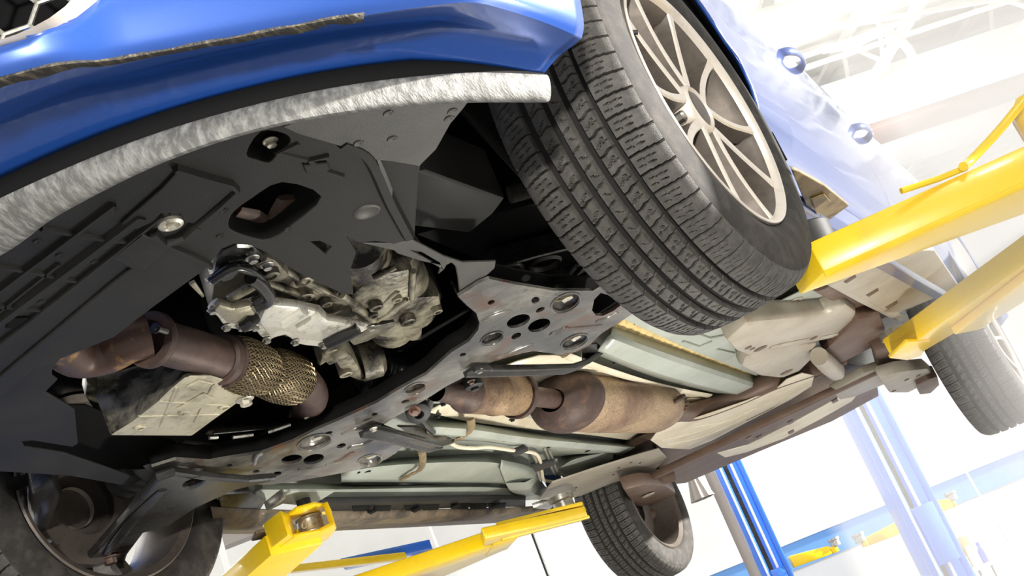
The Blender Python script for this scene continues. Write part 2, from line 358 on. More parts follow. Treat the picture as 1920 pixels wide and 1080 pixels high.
def outw(c, i):
    t = (c[min(i+1, NB-1)]-c[max(i-1, 0)]); return Vector((t.y, -t.x, 0)).normalized()
def endk(i): return .25+.75*min(1, (NB-1-i)/12)
gap = [liptop[i]-outw(liptop, i)*.004+Vector((0, 0, .028*endk(i))) for i in range(NB)]
mid = [crease[i].lerp(liptop[i], .62)+Vector((0, 0, .031*endk(i))) for i in range(NB)]
m2 = [crease[i].lerp(liptop[i], .25)+Vector((0, 0, .012*endk(i))) for i in range(NB)]
def blend(a, b, t): return a+(b-a)*t
c1 = [crease[i]+outw(crease, i)*.012+Vector((0, 0, .018)) for i in range(NB)]
c2 = [crease[i]+outw(crease, i)*.026+Vector((0, 0.0, .075)) for i in range(NB)]
c3 = [crease[i]+outw(crease, i)*.030+Vector((0, .03*i/NB, .19)) for i in range(NB)]
c4 = [crease[i]+outw(crease, i)*.0+Vector((0, .09*i/NB, .34)) for i in range(NB)]
c5 = [crease[i]+outw(crease, i)*-.10+Vector((0, .12*i/NB, .46)) for i in range(NB)]
def dens(curves, k):
    cols = [cr([c[i] for c in curves], k) for i in range(len(curves[0]))]
    return [[cols[i][j] for i in range(len(cols))] for j in range(len(cols[0]))]
def mirror(c): return [Vector((-p.x, p.y, p.z)) for p in c[::-1]]+c[1:]
face = dens([crease, c1, c2, c3, c4, c5], 5); under = dens([liptop, gap, mid, m2, crease], 5)
GN = Vector((.5, -.866, 0)); GD = 1.20
def GP(px, py, d): return ZN(px, py, GN, d)
gouter = [GP(a, b, GD) for a, b in ((172, -12), (160, 2), (138, 26), (107, 49), (76, 66), (44, 80), (0, 95), (-50, 108), (-110, 112), (-165, 95), (-190, 40), (-180, -60), (-120, -130), (0, -150), (110, -120), (168, -60))]
GU = Vector((.866, .5, 0))
def inpoly(p, poly):
    x, y = p.dot(GU), p.z; c = False; n = len(poly)
    for i in range(n):
        x1, y1 = poly[i].dot(GU), poly[i].z; x2, y2 = poly[i-1].dot(GU), poly[i-1].z
        if (y1 > y) != (y2 > y) and x < (x2-x1)*(y-y1)/(y2-y1)+x1: c = not c
    return c
gin = [GP(960, 540, GD)]*0
gc = sum(gouter, Vector())/len(gouter)
ginner = [g.lerp(gc, .085) for g in gouter]
mb = MB(); mb.loft([mirror(c) for c in face])
keep = []
for f_ in mb.f:
    c = sum((mb.v[i] for i in f_), Vector())/len(f_)
    if inpoly(c, [g.lerp(gc, .06) for g in gouter]) and c.y < -.75: continue
    keep.append(f_)
mb.f = keep
mb.loft([mirror(c) for c in dens([gap, mid, m2, crease], 5)])
bump = mb.build('front_bumper', M['paint'], car, smooth=28, solid=.003)
MB().loft([mirror(c) for c in (liptop, [a.lerp(b, .5) for a, b in zip(liptop, gap)], gap)]).build('lip_shade_strip', M['dark'], bump, solid=.002)  # black strip puts the shade above the lip into the colour
bump['label'] = 'glossy blue front bumper with scuffed lower edge'
# grille
mb = MB(); gin2 = [g+GN*-.03 for g in ginner]; go2 = [g+GN*.004 for g in gouter]; gm = [a.lerp(b, .5)+GN*.012 for a, b in zip(gouter, ginner)]
mb.loft([[p-GN*.03 for p in gouter], go2, gm, ginner, gin2], closed=True)
gt = mb.build('grille_surround', M['alloy'], bump, smooth=60); gt['label'] = 'satin chrome surround of the grille'
MB().prism([g.lerp(gc, -.1)-GN*.11 for g in gouter], -GN*.01).build('grille_backing', M['dark'], bump, smooth=0)
mb = MB(); cs = .026
u0 = gc.dot(GU)
for i in range(-14, 15):
    for j in range(-12, 13):
        cx = u0+i*cs*1.5; cz = gc.z+(j+(.5 if i % 2 else 0))*cs*1.732
        base = GU*cx+Vector((0, 0, cz))+GN*(GD-.014)
        if not inpoly(base, [g.lerp(gc, -.05) for g in gouter]): continue
        pts = [base+GU*cs*math.cos(math.radians(60*k))+Vector((0, 0, cs*math.sin(math.radians(60*k)))) for k in range(6)]
        for k in range(3): 
            a, b = pts[k], pts[(k+1) % 6]
            if inpoly((a+b)/2, gouter): mb.tube([a, b], .0026, 6)
hc = mb.build('honeycomb_grille', M['steel'], bump); hc['label'] = 'honeycomb grille mesh with grey bars'
# scuffed strip on the crease
i0, i1 = 14, 52
st = [[crease[i]+outw(crease, i)*(.0032)+Vector((0, 0, .0015+.0012*math.sin(i*1.7))) for i in range(i0, i1)], [crease[i]+outw(crease, i)*.003-Vector((0, 0, .001)) for i in range(i0, i1)],
      [crease[i].lerp(liptop[i], .015+.07*abs(math.sin(i*.9))*abs(math.sin(i*.16))**2)+outw(crease, i)*.0-Vector((0, 0, .0015)) for i in range(i0, i1)]]
MB().loft(st).build('scuffed_edge', M['scuff'], bump, solid=.0015)
# lower lip
lipmid = [liptop[i].lerp(lipbot[i], .5)+outw(liptop, i)*.004 for i in range(NB)]
lipin = [lipbot[i]-outw(lipbot, i)*.010+Vector((0, 0, .004)) for i in range(NB)]
lipup = [liptop[i]-outw(liptop, i)*.012+Vector((0, 0, .002)) for i in range(NB)]
lip = MB().loft([mirror(c) for c in dens([lipup, liptop, lipmid, lipbot, lipin], 4)]).build('bumper_lip', M['lip'], car, smooth=50, solid=.004)
lip['label'] = 'scratched grey rubber lip under the bumper'

# ---- undertray
UZ = .205
tray_out = ZP([(-420, 860), (-330, 680), (-150, 560), (0, 470), (100, 400), (300, 302), (500, 238), (560, 226), (600, 240), (640, 262), (690, 288), (712, 322), (735, 372), (755, 420), (772, 448), (738, 458), (704, 452), (672, 455), (650, 443), (664, 466), (668, 474), (657, 505), (663, 553), (640, 550), (560, 512), (500, 474), (470, 460), (440, 457), (415, 467), (392, 497), (340, 536), (280, 578), (212, 632), (150, 648), (118, 668), (99, 690), (97, 704), (108, 712), (85, 735), (140, 768), (146, 832), (136, 838), (60, 826), (40, 828), (46, 838), (120, 850), (232, 888), (265, 900), (243, 912), (130, 892), (0, 884), (-420, 880)], UZ)
h1 = ZP([(489, 247), (533, 251), (544, 267), (520, 290), (504, 305), (482, 300), (462, 289)], UZ)
h2 = ZP([(529, 342), (602, 369), (550, 420), (507, 449), (470, 445), (432, 430), (430, 412), (440, 396), (471, 373)], UZ)
h1 = cr(h1, 3, True); h2 = cr(h2, 3, True)
h3 = ZP([(582, 453), (600, 452), (622, 462), (610, 476), (600, 468)], UZ)
tray = plate('undertray', tray_out, .004, M['plastic'], car, [h1, h2, h3], .001)
tray['label'] = 'black ribbed plastic undertray with torn edge'
def recess(pts, depth, name, m, parent, th=.003):     # pocket above a hole: walls and lid
    mb = MB(); up = [p+Vector((0, 0, depth)) for p in pts]; c = sum(up, Vector())/len(up); up = [p.lerp(c, .12) for p in up]
    mb.loft([pts, up], closed=True); mb.add(up, [tuple(range(len(up)))])
    return mb.build(name, m, parent, smooth=30)
recess([p+Vector((0, 0, .002)) for p in h1], .022, 'bolt_pocket', M['dark'], tray)
recess([p+Vector((0, 0, .002)) for p in h2], .06, 'access_pocket', M['dark'], tray)
def hexbolt(c, n, r, mt, parent, name='bolt', washer=1.55, hh=None):
    mb = MB(); n = Vector(n).normalized(); hh = hh or r*.9
    mb.lathe([(0, 0), (0, r*washer), (r*.22, r*washer), (r*.3, r*washer*.9), (r*.3, 0)], c, n, 20)
    a = n.orthogonal().normalized(); b = n.cross(a)
    base = [Vector(c)+n*r*.28+r*(math.cos(k*math.pi/3)*a+math.sin(k*math.pi/3)*b) for k in range(6)]
    mb.prism(base, n*hh)
    return mb.build(name, mt, parent, smooth=25)
DN = (0, 0, -1)
hexbolt(Z(507, 264, UZ+.016), DN, .0062, M['bolt'], tray)
# raised washer boss
b0 = Z(319, 417, UZ); mb = MB(); mb.lathe([(0, .0165), (.004, .0155), (.006, .011), (.003, .009), (.002, 0)], b0, DN, 28); mb.build('washer', M['bolt'], tray)
hexbolt(b0-Vector((0, 0, .001)), DN, .006, M['bolt'], tray, washer=1.1)
# bracket visible in the access pocket
mb = MB(); mb.tube(ZP([(440, 400), (470, 405), (500, 415), (525, 395), (540, 370)], UZ+.03), .010, 8, sq=(1.6, .5)); mb.build('tow_bracket', M['catdark'], tray)
def ridge(pp, w, h, name='rib', z=UZ, m=None, smooth=False):
    """raised bead of trapezoid section standing down from the tray"""
    P = ZP(pp, z) if not isinstance(pp[0], Vector) else pp
    if smooth: P = cr(P, 5)
    L, Rr, L2, R2 = [], [], [], []
    for i, p_ in enumerate(P):
        t = (P[min(i+1, len(P)-1)]-P[max(i-1, 0)]).normalized(); n = Vector((t.y, -t.x, 0)).normalized()
        L.append(p_+n*w/2); L2.append(p_+n*w*.28-Vector((0, 0, h))); R2.append(p_-n*w*.28-Vector((0, 0, h))); Rr.append(p_-n*w/2)
    mb = MB(); mb.loft([L, L2, R2, Rr])
    n = len(P); mb.f += [(0, n, 2*n, 3*n), (n-1, 4*n-1, 3*n-1, 2*n-1)]
    return mb.build(name, m or M['plastic'], tray, smooth=20)
# long ribs of the left part
for pp, w, h in (([(-80, 600), (0, 540), (213, 380)], .008, .006), ([(-60, 622), (0, 580), (110, 492)], .005, .004), ([(-90, 668), (21, 584), (150, 488), (264, 402)], .019, .007), ([(-90, 712), (65, 590), (180, 498), (302, 401)], .007, .006)):
    ridge(pp, w, h)
for pp in ([(77, 427), (184, 445), (237, 451)], [(-30, 494), (60, 508), (142, 525)], [(-60, 566), (25, 574), (80, 580)]):
    ridge(pp, .008, .004)
plate('tray_slot', ZP([(16, 594), (50, 592), (58, 602), (40, 614), (10, 612)], UZ), .003, M['dark'], tray, down=True, bevel=.001)
# stepped panel with dark gap around it
ridge([(327, 311), (380, 327), (432, 341), (443, 352), (410, 383), (369, 418)], .010, .008, 'panel_lip')
ridge([(369, 418), (345, 440), (307, 453), (285, 432)], .013, .009, 'panel_lip')
ridge([(307, 453), (345, 470), (385, 488), (394, 497)], .009, .007, 'panel_lip')
ridge([(318, 400), (350, 374), (378, 350), (392, 347), (430, 354)], .004, .0025, 'panel_lip')
plate('raised_panel', ZP([(205, 478), (262, 430), (318, 455), (268, 500), (240, 495)], UZ), .006, M['plastic'], tray, down=True, bevel=.002)
plate('raised_panel', ZP([(330, 318), (430, 345), (436, 352), (362, 415), (345, 412), (335, 395), (300, 395), (290, 410), (255, 425), (225, 415), (300, 350)], UZ), .004, M['plastic'], tray, down=True, bevel=.0015)
plate('raised_panel', ZP([(395, 492), (300, 455), (205, 530), (100, 618), (-40, 735), (-40, 770), (60, 690), (212, 628), (285, 572)], UZ), .004, M['plastic'], tray, down=True, bevel=.0015)
ridge([(615, 292), (580, 298), (604, 318), (640, 330)], .012, .004, 'rib')
plate('clip_tab', ZP([(566, 305), (612, 300), (618, 312), (600, 326), (572, 320)], UZ), .004, M['plastic'], tray, down=True)
ridge([(640, 262), (690, 290), (730, 375), (765, 440)], .020, .010, 'edge_rib', smooth=True)
ridge([(575, 300), (520, 285), (560, 268)], .010, .003)
mb = MB(); c = Z(688, 396, UZ); mb.lathe([(0, .020), (.002, .019), (.003, .016), (.0015, .013), (.001, 0)], c, DN, 28); mb.build('round_boss', M['dusty'], tray)
for a, b in ((70, 452), (113, 478), (178, 490), (78, 565), (30, 600), (215, 395), (540, 430), (413, 442), (420, 395)):
    mb = MB(); mb.lathe([(0, .006), (.0015, .005), (.0015, .0025), (0, 0)], Z(a, b, UZ), DN, 14); mb.build('rivet', M['plastic'], tray)
# side deflector panel behind the lip
df = plate('air_deflector', ZP([(530, 238), (590, 215), (640, 205), (760, 190), (882, 186), (868, 205), (845, 232), (818, 280), (786, 312), (735, 303), (685, 298), (668, 290), (640, 275), (560, 252)], UZ-.008), .003, M['dusty'], car, bevel=.001)
df['label'] = 'dusty grey plastic deflector beside the front wheel'
for a, b in ((728, 212), (848, 208), (735, 260), (672, 268), (842, 222)):
    mb = MB(); mb.lathe([(0, .007), (.0015, .006), (.0015, .003), (0, 0)], Z(a, b, UZ-.008), DN, 16); mb.build('rivet', M['dusty'], df)
# wheel arch liner
lin = plate('arch_liner', ZP([(692, 288), (788, 312), (782, 380), (778, 442), (800, 470), (760, 440), (735, 372)], UZ+.012), .004, M['plastic'], car)
mb = MB(); mb.prism(ZP([(778, 322), (800, 318), (948, 372), (925, 402), (880, 438), (772, 425)], UZ+.07), (0, 0, .10)); mb.build('liner_box', M['plastic'], lin, bevel=.006)
claw = plate('shield_bracket', ZP([(672, 455), (735, 456), (775, 450), (832, 480), (868, 492), (930, 490), (928, 503), (900, 528), (862, 555), (858, 520), (854, 500), (846, 493), (838, 497), (834, 504), (822, 515), (826, 498), (790, 490), (745, 476), (738, 470)], UZ+.002), .004, M['dusty'], car, [ZP([(772, 470), (790, 473), (822, 492), (826, 500), (808, 490)], UZ+.002)])
claw['label'] = 'grey plastic bracket with hooked edge beside the subframe'
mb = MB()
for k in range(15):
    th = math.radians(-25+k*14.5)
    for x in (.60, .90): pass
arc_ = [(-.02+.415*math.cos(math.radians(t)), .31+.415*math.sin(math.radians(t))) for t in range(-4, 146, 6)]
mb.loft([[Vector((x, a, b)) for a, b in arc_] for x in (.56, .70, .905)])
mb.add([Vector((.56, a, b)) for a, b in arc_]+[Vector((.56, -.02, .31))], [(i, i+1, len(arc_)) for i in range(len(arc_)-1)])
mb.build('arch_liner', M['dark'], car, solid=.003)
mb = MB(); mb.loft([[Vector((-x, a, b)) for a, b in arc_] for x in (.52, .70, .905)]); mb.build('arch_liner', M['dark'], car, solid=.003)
# dark backing plates added above the engine to block light
mb = MB(); mb.box((0, -.20, .66), (1.1, 1.0, .03)); mb.box((0, .34, .5), (1.3, .02, .32));  mb.build('engine_bay_backing', M['dark'], car, smooth=0)
# ---- gearbox and engine
def block(name, px, z, h, m, parent=None, bevel=.006, shrink=0, taper=0):
    mb = MB(); B = ZP(px, z); c = sum(B, Vector())/len(B)
    T = [p.lerp(c, -taper)+Vector((0, 0, h)) for p in B]; n = len(B)
    mb.add(B+T, [tuple(range(n))[::-1], tuple(range(n, 2*n))]+[(i, (i+1) % n, n+(i+1) % n, n+i) for i in range(n)])
    return mb.build(name, m, parent or car, bevel=bevel, smooth=35)
def ringboss(px, z, r, name, m, parent, h=.005, deg=None, n=DN):
    mb = MB(); mb.lathe([(-.03, r), (h*.8, r), (h, r*.88), (h, r*.62), (h*.3, r*.55), (h*.2, 0)], Z(px[0], px[1], z), n, 24); return mb.build(name, m, parent)
gb = block('gearbox_case', [(392, 585), (402, 520), (420, 470), (470, 452), (560, 500), (650, 545), (720, 520), (800, 540), (832, 556), (822, 590), (795, 605), (792, 640), (700, 606), (612, 655), (480, 620)], .30, .16, M['aludk'], bevel=.01)
gb['label'] = 'oily cast aluminium gearbox'
# bell housing: rounded casting
bh = MB()
path = ZP([(668, 452), (690, 500), (715, 555), (735, 610)], .315); bh.tube(path, [.050, .055, .060, .05], 24)
path = ZP([(735, 470), (752, 520), (775, 575)], .312); bh.tube(path, [.040, .050, .05], 24)
bhp = bh.build('bell_housing', M['alu'], gb)
block('gearbox_casting', [(655, 560), (700, 520), (775, 505), (772, 560), (826, 556), (830, 585), (795, 602), (792, 640), (768, 642), (742, 618), (702, 604), (660, 590)], .262, .05, M['alu'], gb, .008)
block('gearbox_casting', [(505, 505), (560, 515), (640, 553), (662, 560), (650, 585), (610, 585), (560, 560), (512, 556)], .275, .04, M['alu'], gb, .008)
block('gearbox_casting', [(470, 470), (520, 490), (548, 520), (520, 535), (490, 525), (462, 500)], .262, .05, M['aludk'], gb, .01)
# ribs and bosses on the casting
for pa, pb, z, r in (((690, 590), (745, 545), .262, .006), ((702, 604), (762, 560), .260, .006), ((520, 500), (600, 545), .272, .006), ((560, 520), (640, 560), .272, .005), ((500, 530), (580, 560), .268, .006), ((775, 508), (772, 560), .258, .006), ((640, 552), (700, 600), .258, .008), ((430, 560), (500, 520), .262, .009), ((700, 520), (742, 500), .262, .006)):
    a, b = Z(*pa, z), Z(*pb, z); MB().tube([a, a.lerp(b, .5), b], [r*.9, r, r*.9], 10).build('casting_rib', M['alu'], gb)
for pp, z, r, m_ in (((570, 525), .270, .0155, 'alu'), ((571, 556), .266, .0165, 'alu'), ((705, 575), .252, .013, 'aludk'), ((700, 590), .252, .009, 'aludk'), ((765, 602), .252, .016, 'alu'), ((612, 568), .268, .010, 'aludk'), ((507, 515), .256, .015, 'aludk'), ((744, 560), .258, .010, 'alu'), ((820, 582), .256, .010, 'alu'), ((640, 545), .262, .012, 'aludk')):
    ringboss(pp, z, r, 'casting_boss', M[m_], gb)
# black oily end cover with bolts
cv = MB(); o_ = ZP([(396, 525), (404, 492), (418, 472), (445, 459), (474, 460), (496, 478), (500, 492), (478, 500), (462, 506), (440, 526), (415, 534)], .262)
cp = plate('end_cover', o_, .03, M['blacksteel'], gb, bevel=.008); cp['label'] = 'glossy black gearbox end cover'
plate('cover_rib', ZP([(410, 515), (430, 495), (462, 487), (480, 490), (462, 500), (440, 520), (420, 525)], .255), .012, M['blacksteel'], gb, bevel=.004)
for a, b in ((473, 483), (397, 520), (500, 496)): hexbolt(Z(a, b, .254), DN, .007, M['steel'], gb)
MB().tube(cr(ZP([(398, 525), (440, 500), (480, 515), (500, 545), (478, 565)], .250), 5), .008, 10).build('oil_line', M['blacksteel'], gb)
MB().tube(cr(ZP([(470, 520), (490, 535), (505, 560), (480, 575)], .246), 5), .011, 10).build('solenoid', M['blacksteel'], gb)
plate('gearbox_tab', ZP([(355, 535), (366, 530), (384, 556), (380, 560)], .24), .006, M['alu'], gb)
# transmission pan
tp_out = [(391, 582), (398, 572), (409, 566), (424, 570), (438, 576), (450, 570), (468, 566), (496, 556), (512, 562), (560, 570), (602, 579), (612, 590), (620, 596), (664, 604), (704, 612), (682, 622), (655, 632), (628, 638), (606, 651), (575, 648), (553, 644), (545, 634), (534, 628), (518, 632), (500, 640), (488, 630), (478, 618), (466, 622), (452, 618), (430, 616), (418, 608), (408, 594)]
tp = plate('transmission_pan', ZP(tp_out, .252), .008, M['pan'], gb, bevel=.002); tp['label'] = 'silvery transmission pan with oil streaks'
inn = [(486, 606), (500, 572), (560, 577), (598, 586), (616, 602), (690, 614), (640, 629), (606, 643), (560, 638), (543, 624), (524, 622), (502, 630)]
block('transmission_pan', inn, .236, .018, M['pan'], gb, .006)
block('transmission_pan', [(402, 584), (412, 572), (440, 580), (470, 574), (480, 590), (470, 612), (450, 612), (424, 606)], .240, .014, M['alu'], gb, .005)
for pa, pb in (((604, 586), (560, 612)), ((570, 580), (530, 606))):
    a, b = Z(*pa, .236), Z(*pb, .236); MB().tube([a, b], .010, 12).build('pan_bead', M['pan'], gb)
for a, b in ((398, 580), (424, 612), (478, 612), (500, 636), (553, 640), (606, 646), (640, 632), (696, 613), (618, 597), (560, 573), (510, 563), (470, 570), (452, 612)):
    hexbolt(Z(a, b, .250), DN, .0062, M['steel'], gb, washer=1.4)
MB().tube(ZP([(455, 612), (466, 606), (476, 596)], .236), .011, 12).build('plug', M['blacksteel'], gb)
MB().tube(ZP([(612, 644), (640, 630), (672, 616)], .232), [.012, .014, .012], 14).build('drain_shaft', M['blacksteel'], gb)
block('number_plate_tag', [(664, 648), (655, 640), (700, 612), (740, 604), (742, 612), (690, 640)], .25, .008, M['aludk'], gb, .002)
# torque mount, bracket and drive shaft
mt = block('torque_mount', [(598, 690), (608, 655), (622, 648), (660, 668), (680, 700), (690, 712), (676, 716), (650, 706), (636, 690), (625, 672)], .25, .05, M['alu'], car, .006)
ringboss((648, 700), .245, .014, 'mount_bush', M['alu'], mt); ringboss((625, 660), .245, .020, 'mount_bush', M['alu'], mt)
MB().tube(ZP([(612, 668), (650, 650)], .245), .018, 14).build('mount_pin', M['alu'], mt)
ds = MB(); pth = ZP([(675, 690), (700, 685), (730, 695), (800, 720)], .30); pr_ = []
P2 = []
for k in range(40):
    t = k/39; i = min(int(t*3), 2); P2.append(pth[i].lerp(pth[i+1], t*3-i)); pr_.append((.055-.028*t)*(1+.10*math.sin(k*1.55)))
ds.tube(P2, pr_, 24).build('drive_shaft_boot', M['blacksteel'], car)
MB().lathe([(-.02, .045), (.02, .045), (.03, .035)], Z(690, 672, .28), (.6, .6, 0), 24).build('shaft_flange', M['aludk'], car)
MB().tube(cr(ZP([(680, 700), (710, 716), (740, 718), (770, 708)], .27), 5), .006, 8).build('wire_loom', M['rubber'], car)
# oil pan
ob = [(205, 818), (360, 818), (402, 787), (444, 757), (478, 738), (480, 730), (455, 722), (398, 704), (350, 704), (318, 730), (292, 756), (246, 792)]
B = ZP(ob, .20); c = sum(B, Vector())/len(B)
T = ZP([(165, 712), (345, 770), (390, 745), (430, 715), (470, 690), (475, 680), (450, 670), (400, 655), (370, 645), (330, 660), (290, 675), (225, 695)], .33)
mb = MB(); n = len(B); mb.add(B+T, [tuple(range(n))[::-1]]+[(i, (i+1) % n, n+(i+1) % n, n+i) for i in range(n)])
op = mb.build('oil_pan', M['oilpan'], car, bevel=.008); op.data.materials.append(M['aludk']); op.data.polygons.foreach_set('material_index', [0 if p_.normal.z < -.75 else 1 for p_ in op.data.polygons]); op['label'] = 'oil stained engine oil pan'
for pa, pb, r in (((260, 780), (410, 776), .004), ((300, 752), (430, 760), .004), ((330, 725), (300, 800), .005), ((400, 720), (365, 790), .005)):
    a, b = Z(*pa, .2), Z(*pb, .2); MB().tube([a, b], r*.5, 10).build('pan_rib', M['oilpan'], op)
plate('pan_pad', ZP([(330, 765), (382, 735), (402, 744), (352, 778)], .2), .004, M['oilpan'], op, down=True)
plate('pan_pad', ZP([(350, 722), (375, 710), (400, 716), (372, 730)], .2), .004, M['oilpan'], op, down=True)
for a, b in ((345, 772), (262, 800), (420, 762)): ringboss((a, b), .2, .010, 'pan_boss', M['oilpan'], op, h=.005)
hexbolt(Z(459, 748, .2), DN, .011, M['bolt'], op, name='drain_plug', washer=1.5)
block('engine_block', [(150, 700), (240, 690), (400, 640), (520, 700), (520, 760), (360, 815), (200, 812)], .40, .2, M['dark'], car, .01)
block('engine_bracket', [(163, 716), (190, 735), (196, 770), (180, 775), (160, 745)], .30, .03, M['aludk'], car, .004)
# ---- exhaust front part
ex = MB(); ex.tube(cr(ZP([(90, 610), (118, 650), (150, 668), (200, 660), (240, 640), (280, 630)], .245), 6), [.034]*31, 28)
dp = ex.build('exhaust_downpipe', M['rustgold'], car, smooth=60); dp['label'] = 'rusty exhaust downpipe with gold heat tint'
axd = (Z(420, 676, .24)-Z(285, 638, .24)).normalized()
mb = MB(); mb.lathe([(-.008, .030), (-.008, .044), (-.003, .046), (.003, .046), (.008, .043), (.010, .036)], Z(284, 637, .243), axd, 36); mb.build('exhaust_clamp', M['catdark'], car)
for a, b in ((291, 615), (287, 668)):
    hexbolt(Z(a, b, .222), axd, .0055, M['blacksteel'], car, name='clamp_bolt'); MB().tube([Z(a, b, .222)-axd*.004, Z(a, b, .222)+axd*.028], .005, 8).build('clamp_stud', M['blacksteel'], car)
mb = MB(); mb.tube([Z(288, 638, .243), Z(360, 657, .242), Z(425, 677, .24)], [.036, .0365, .037], 32); pipe2 = mb.build('exhaust_pipe', M['rustpipe'], car, smooth=60)
mb = MB(); mb.lathe([(-.012, .037), (-.008, .043), (.004, .045), (.010, .043), (.014, .047)], Z(415, 674, .24), axd, 36); mb.build('flex_collar', M['catdark'], car)
F0, F1 = Z(418, 675, .24), Z(562, 716, .24); fax = F1-F0; fl_ = fax.length; fd = fax.normalized(); fa = fd.orthogonal().normalized(); fb = fd.cross(fa)
def frad(t): return .0385+.012*abs(math.sin(math.pi*2*t))**.5-.004*(t > .95)
mb = MB(); mb.lathe([(fl_*k/24, frad(k/24)-.003) for k in range(25)], F0, fd, 36); flex = mb.build('flex_pipe', M['catdark'], car); flex['label'] = 'braided flexible exhaust joint'
mb = MB(); NW = 52
for sgn in (1, -1):
    for w in range(NW):
        pts = []
        for k in range(25):
            t = k/24; th = 2*math.pi*w/NW+sgn*t*2.6; r = frad(t)+.0012*math.cos(k*math.pi+w*math.pi)*sgn
            pts.append(F0+fax*t+r*(math.cos(th)*fa+math.sin(th)*fb))
        mb.tube(pts, .0012, 4, cap=False)
mb.build('braid', M['braid'], flex, smooth=60)
mb = MB(); mb.tube(cr([F1-fd*.01, F1+fd*.02, Z(585, 742, .25), Z(575, 770, .29), Z(560, 790, .34)], 5), .034, 28); mb.build('exhaust_pipe', M['rustpipe'], car, smooth=60)

# ---- front subframe
SZ = .20
lower = [(859, 556), (900, 530), (918, 523), (965, 533), (1038, 545), (1112, 545), (1128, 535), (1165, 540), (1205, 575), (1188, 586), (1160, 604), (1126, 626), (1105, 646), (1079, 659), (1053, 665), (1030, 662), (999, 658), (960, 666), (926, 677), (882, 701), (837, 724), (807, 743), (757, 773), (722, 792), (700, 806), (716, 826), (753, 838), (742, 850), (723, 861), (667, 881), (600, 894), (547, 903), (500, 909), (440, 907), (390, 901), (317, 898), (285, 876), (330, 862), (393, 866), (413, 862), (493, 849), (550, 828), (593, 806), (640, 786), (707, 755), (750, 729), (800, 702), (847, 660), (880, 640), (897, 618), (899, 605), (893, 587), (875, 572)]
dish = [(1060, 566, 27, 15, -24), (922, 633, 21, 10, -22), (1077, 639, 25, 11, -22), (778, 727, 20, 9, -20), (590, 828, 31, 13, -16), (693, 862, 21, 10, -12)]
hol = [(921, 567, 7, 4, -20), (1004, 563, 8, 6, -20), (1013, 581, 9, 4, -25), (972, 602, 23, 11, -20), (1011, 610, 22, 11, -20), (968, 630, 10, 5, -25), (868, 665, 6, 3, -15), (702, 777, 6, 3, -15), (760, 753, 8, 3, -15), (547, 861, 20, 8, -10), (588, 861, 20, 9, -14), (430, 873, 6, 3, -10), (480, 884, 7, 3, -8), (520, 888, 8, 4, -10), (640, 836, 9, 4, -16), (616, 812, 8, 3, -16)]
H = [pell(*h, SZ) for h in dish]+[pell(*h, SZ) for h in hol]
H.append(ZP([(1110, 582), (1114, 562), (1126, 549), (1140, 553), (1166, 571), (1150, 583), (1131, 592), (1118, 592)], SZ))
sf = plate2('front_subframe', ZP(lower, SZ), .006, M['subframe'], car, H); sf['label'] = 'pressed steel front subframe with lightening holes and rust'
# upturned sides of the subframe
def skirt(pxs, z0, dx, dz, name, m, smooth=True):
    P = cr(ZP(pxs, z0), 4); mb = MB(); mb.loft([P, [p+Vector(dx)*.4+Vector((0, 0, dz*.5)) for p in P], [p+Vector(dx)+Vector((0, 0, dz)) for p in P]]); return mb.build(name, m, sf, solid=.003)
skirt([(285, 876), (330, 862), (393, 866), (413, 862), (493, 849), (550, 828), (593, 806), (640, 786), (707, 755), (750, 729), (800, 702), (847, 660), (880, 640), (897, 618), (899, 605), (893, 587), (875, 572), (859, 556)], SZ+.003, (-.005, .004, 0), .035, 'subframe_wall', M['dark'])
skirt([(926, 677), (882, 701), (837, 724), (807, 743), (757, 773), (722, 792)], SZ+.003, (0, .02, 0), .05, 'subframe_wall', M['blacksteel'])
skirt([(753, 838), (723, 861), (667, 881), (600, 894), (547, 903), (500, 909)], SZ+.003, (0, .02, 0), .03, 'subframe_wall', M['subframe'])
skirt([(1188, 586), (1160, 604), (1126, 626), (1105, 646), (1079, 659), (1053, 665), (999, 658), (926, 677)], SZ+.003, (0, .02, 0), .03, 'subframe_wall', M['rusty'])
# dished bolt seats
for i, h in enumerate(dish):
    o1 = pell(*h, SZ+.002, n=24); c = sum(o1, Vector())/24
    o2 = [p.lerp(c, .25)+Vector((0, 0, .012)) for p in o1]; o3 = [p.lerp(c, .40)+Vector((0, 0, .014)) for p in o1]; o4 = [p.lerp(c, .55)+Vector((0, 0, .034)) for p in o1]
    rim0 = [p.lerp(c, -.16) for p in o1]; rim0 = [p-Vector((0, 0, .003)) for p in rim0]; rim1 = [p.lerp(c, -.02)-Vector((0, 0, .004)) for p in o1]
    mb = MB(); mb.loft([rim0, rim1, o1, o2, o3, o4], closed=True); d_ = mb.build('bolt_seat', M['subframe'], sf, smooth=60)
    r = .013 if i in (0, 2, 4, 5) else .009
    hexbolt(c+Vector((0.004, .006, .020)), DN, r, M['bolt'], sf, washer=1.35)
    if i in (0, 2, 5):
        mb = MB(); mb.lathe([(0, r*1.5), (.008, r*1.7), (.008, r*1.25), (.002, r*1.2)], c+Vector((0, 0, .020)), DN, 24, close=True); mb.build('bush_collar', M['gold'], sf)
    mb = MB(); mb.add([p+Vector((0, 0, .036)) for p in rim1], [tuple(range(24))]); mb.build('seat_back', M['dark'], sf, smooth=0)
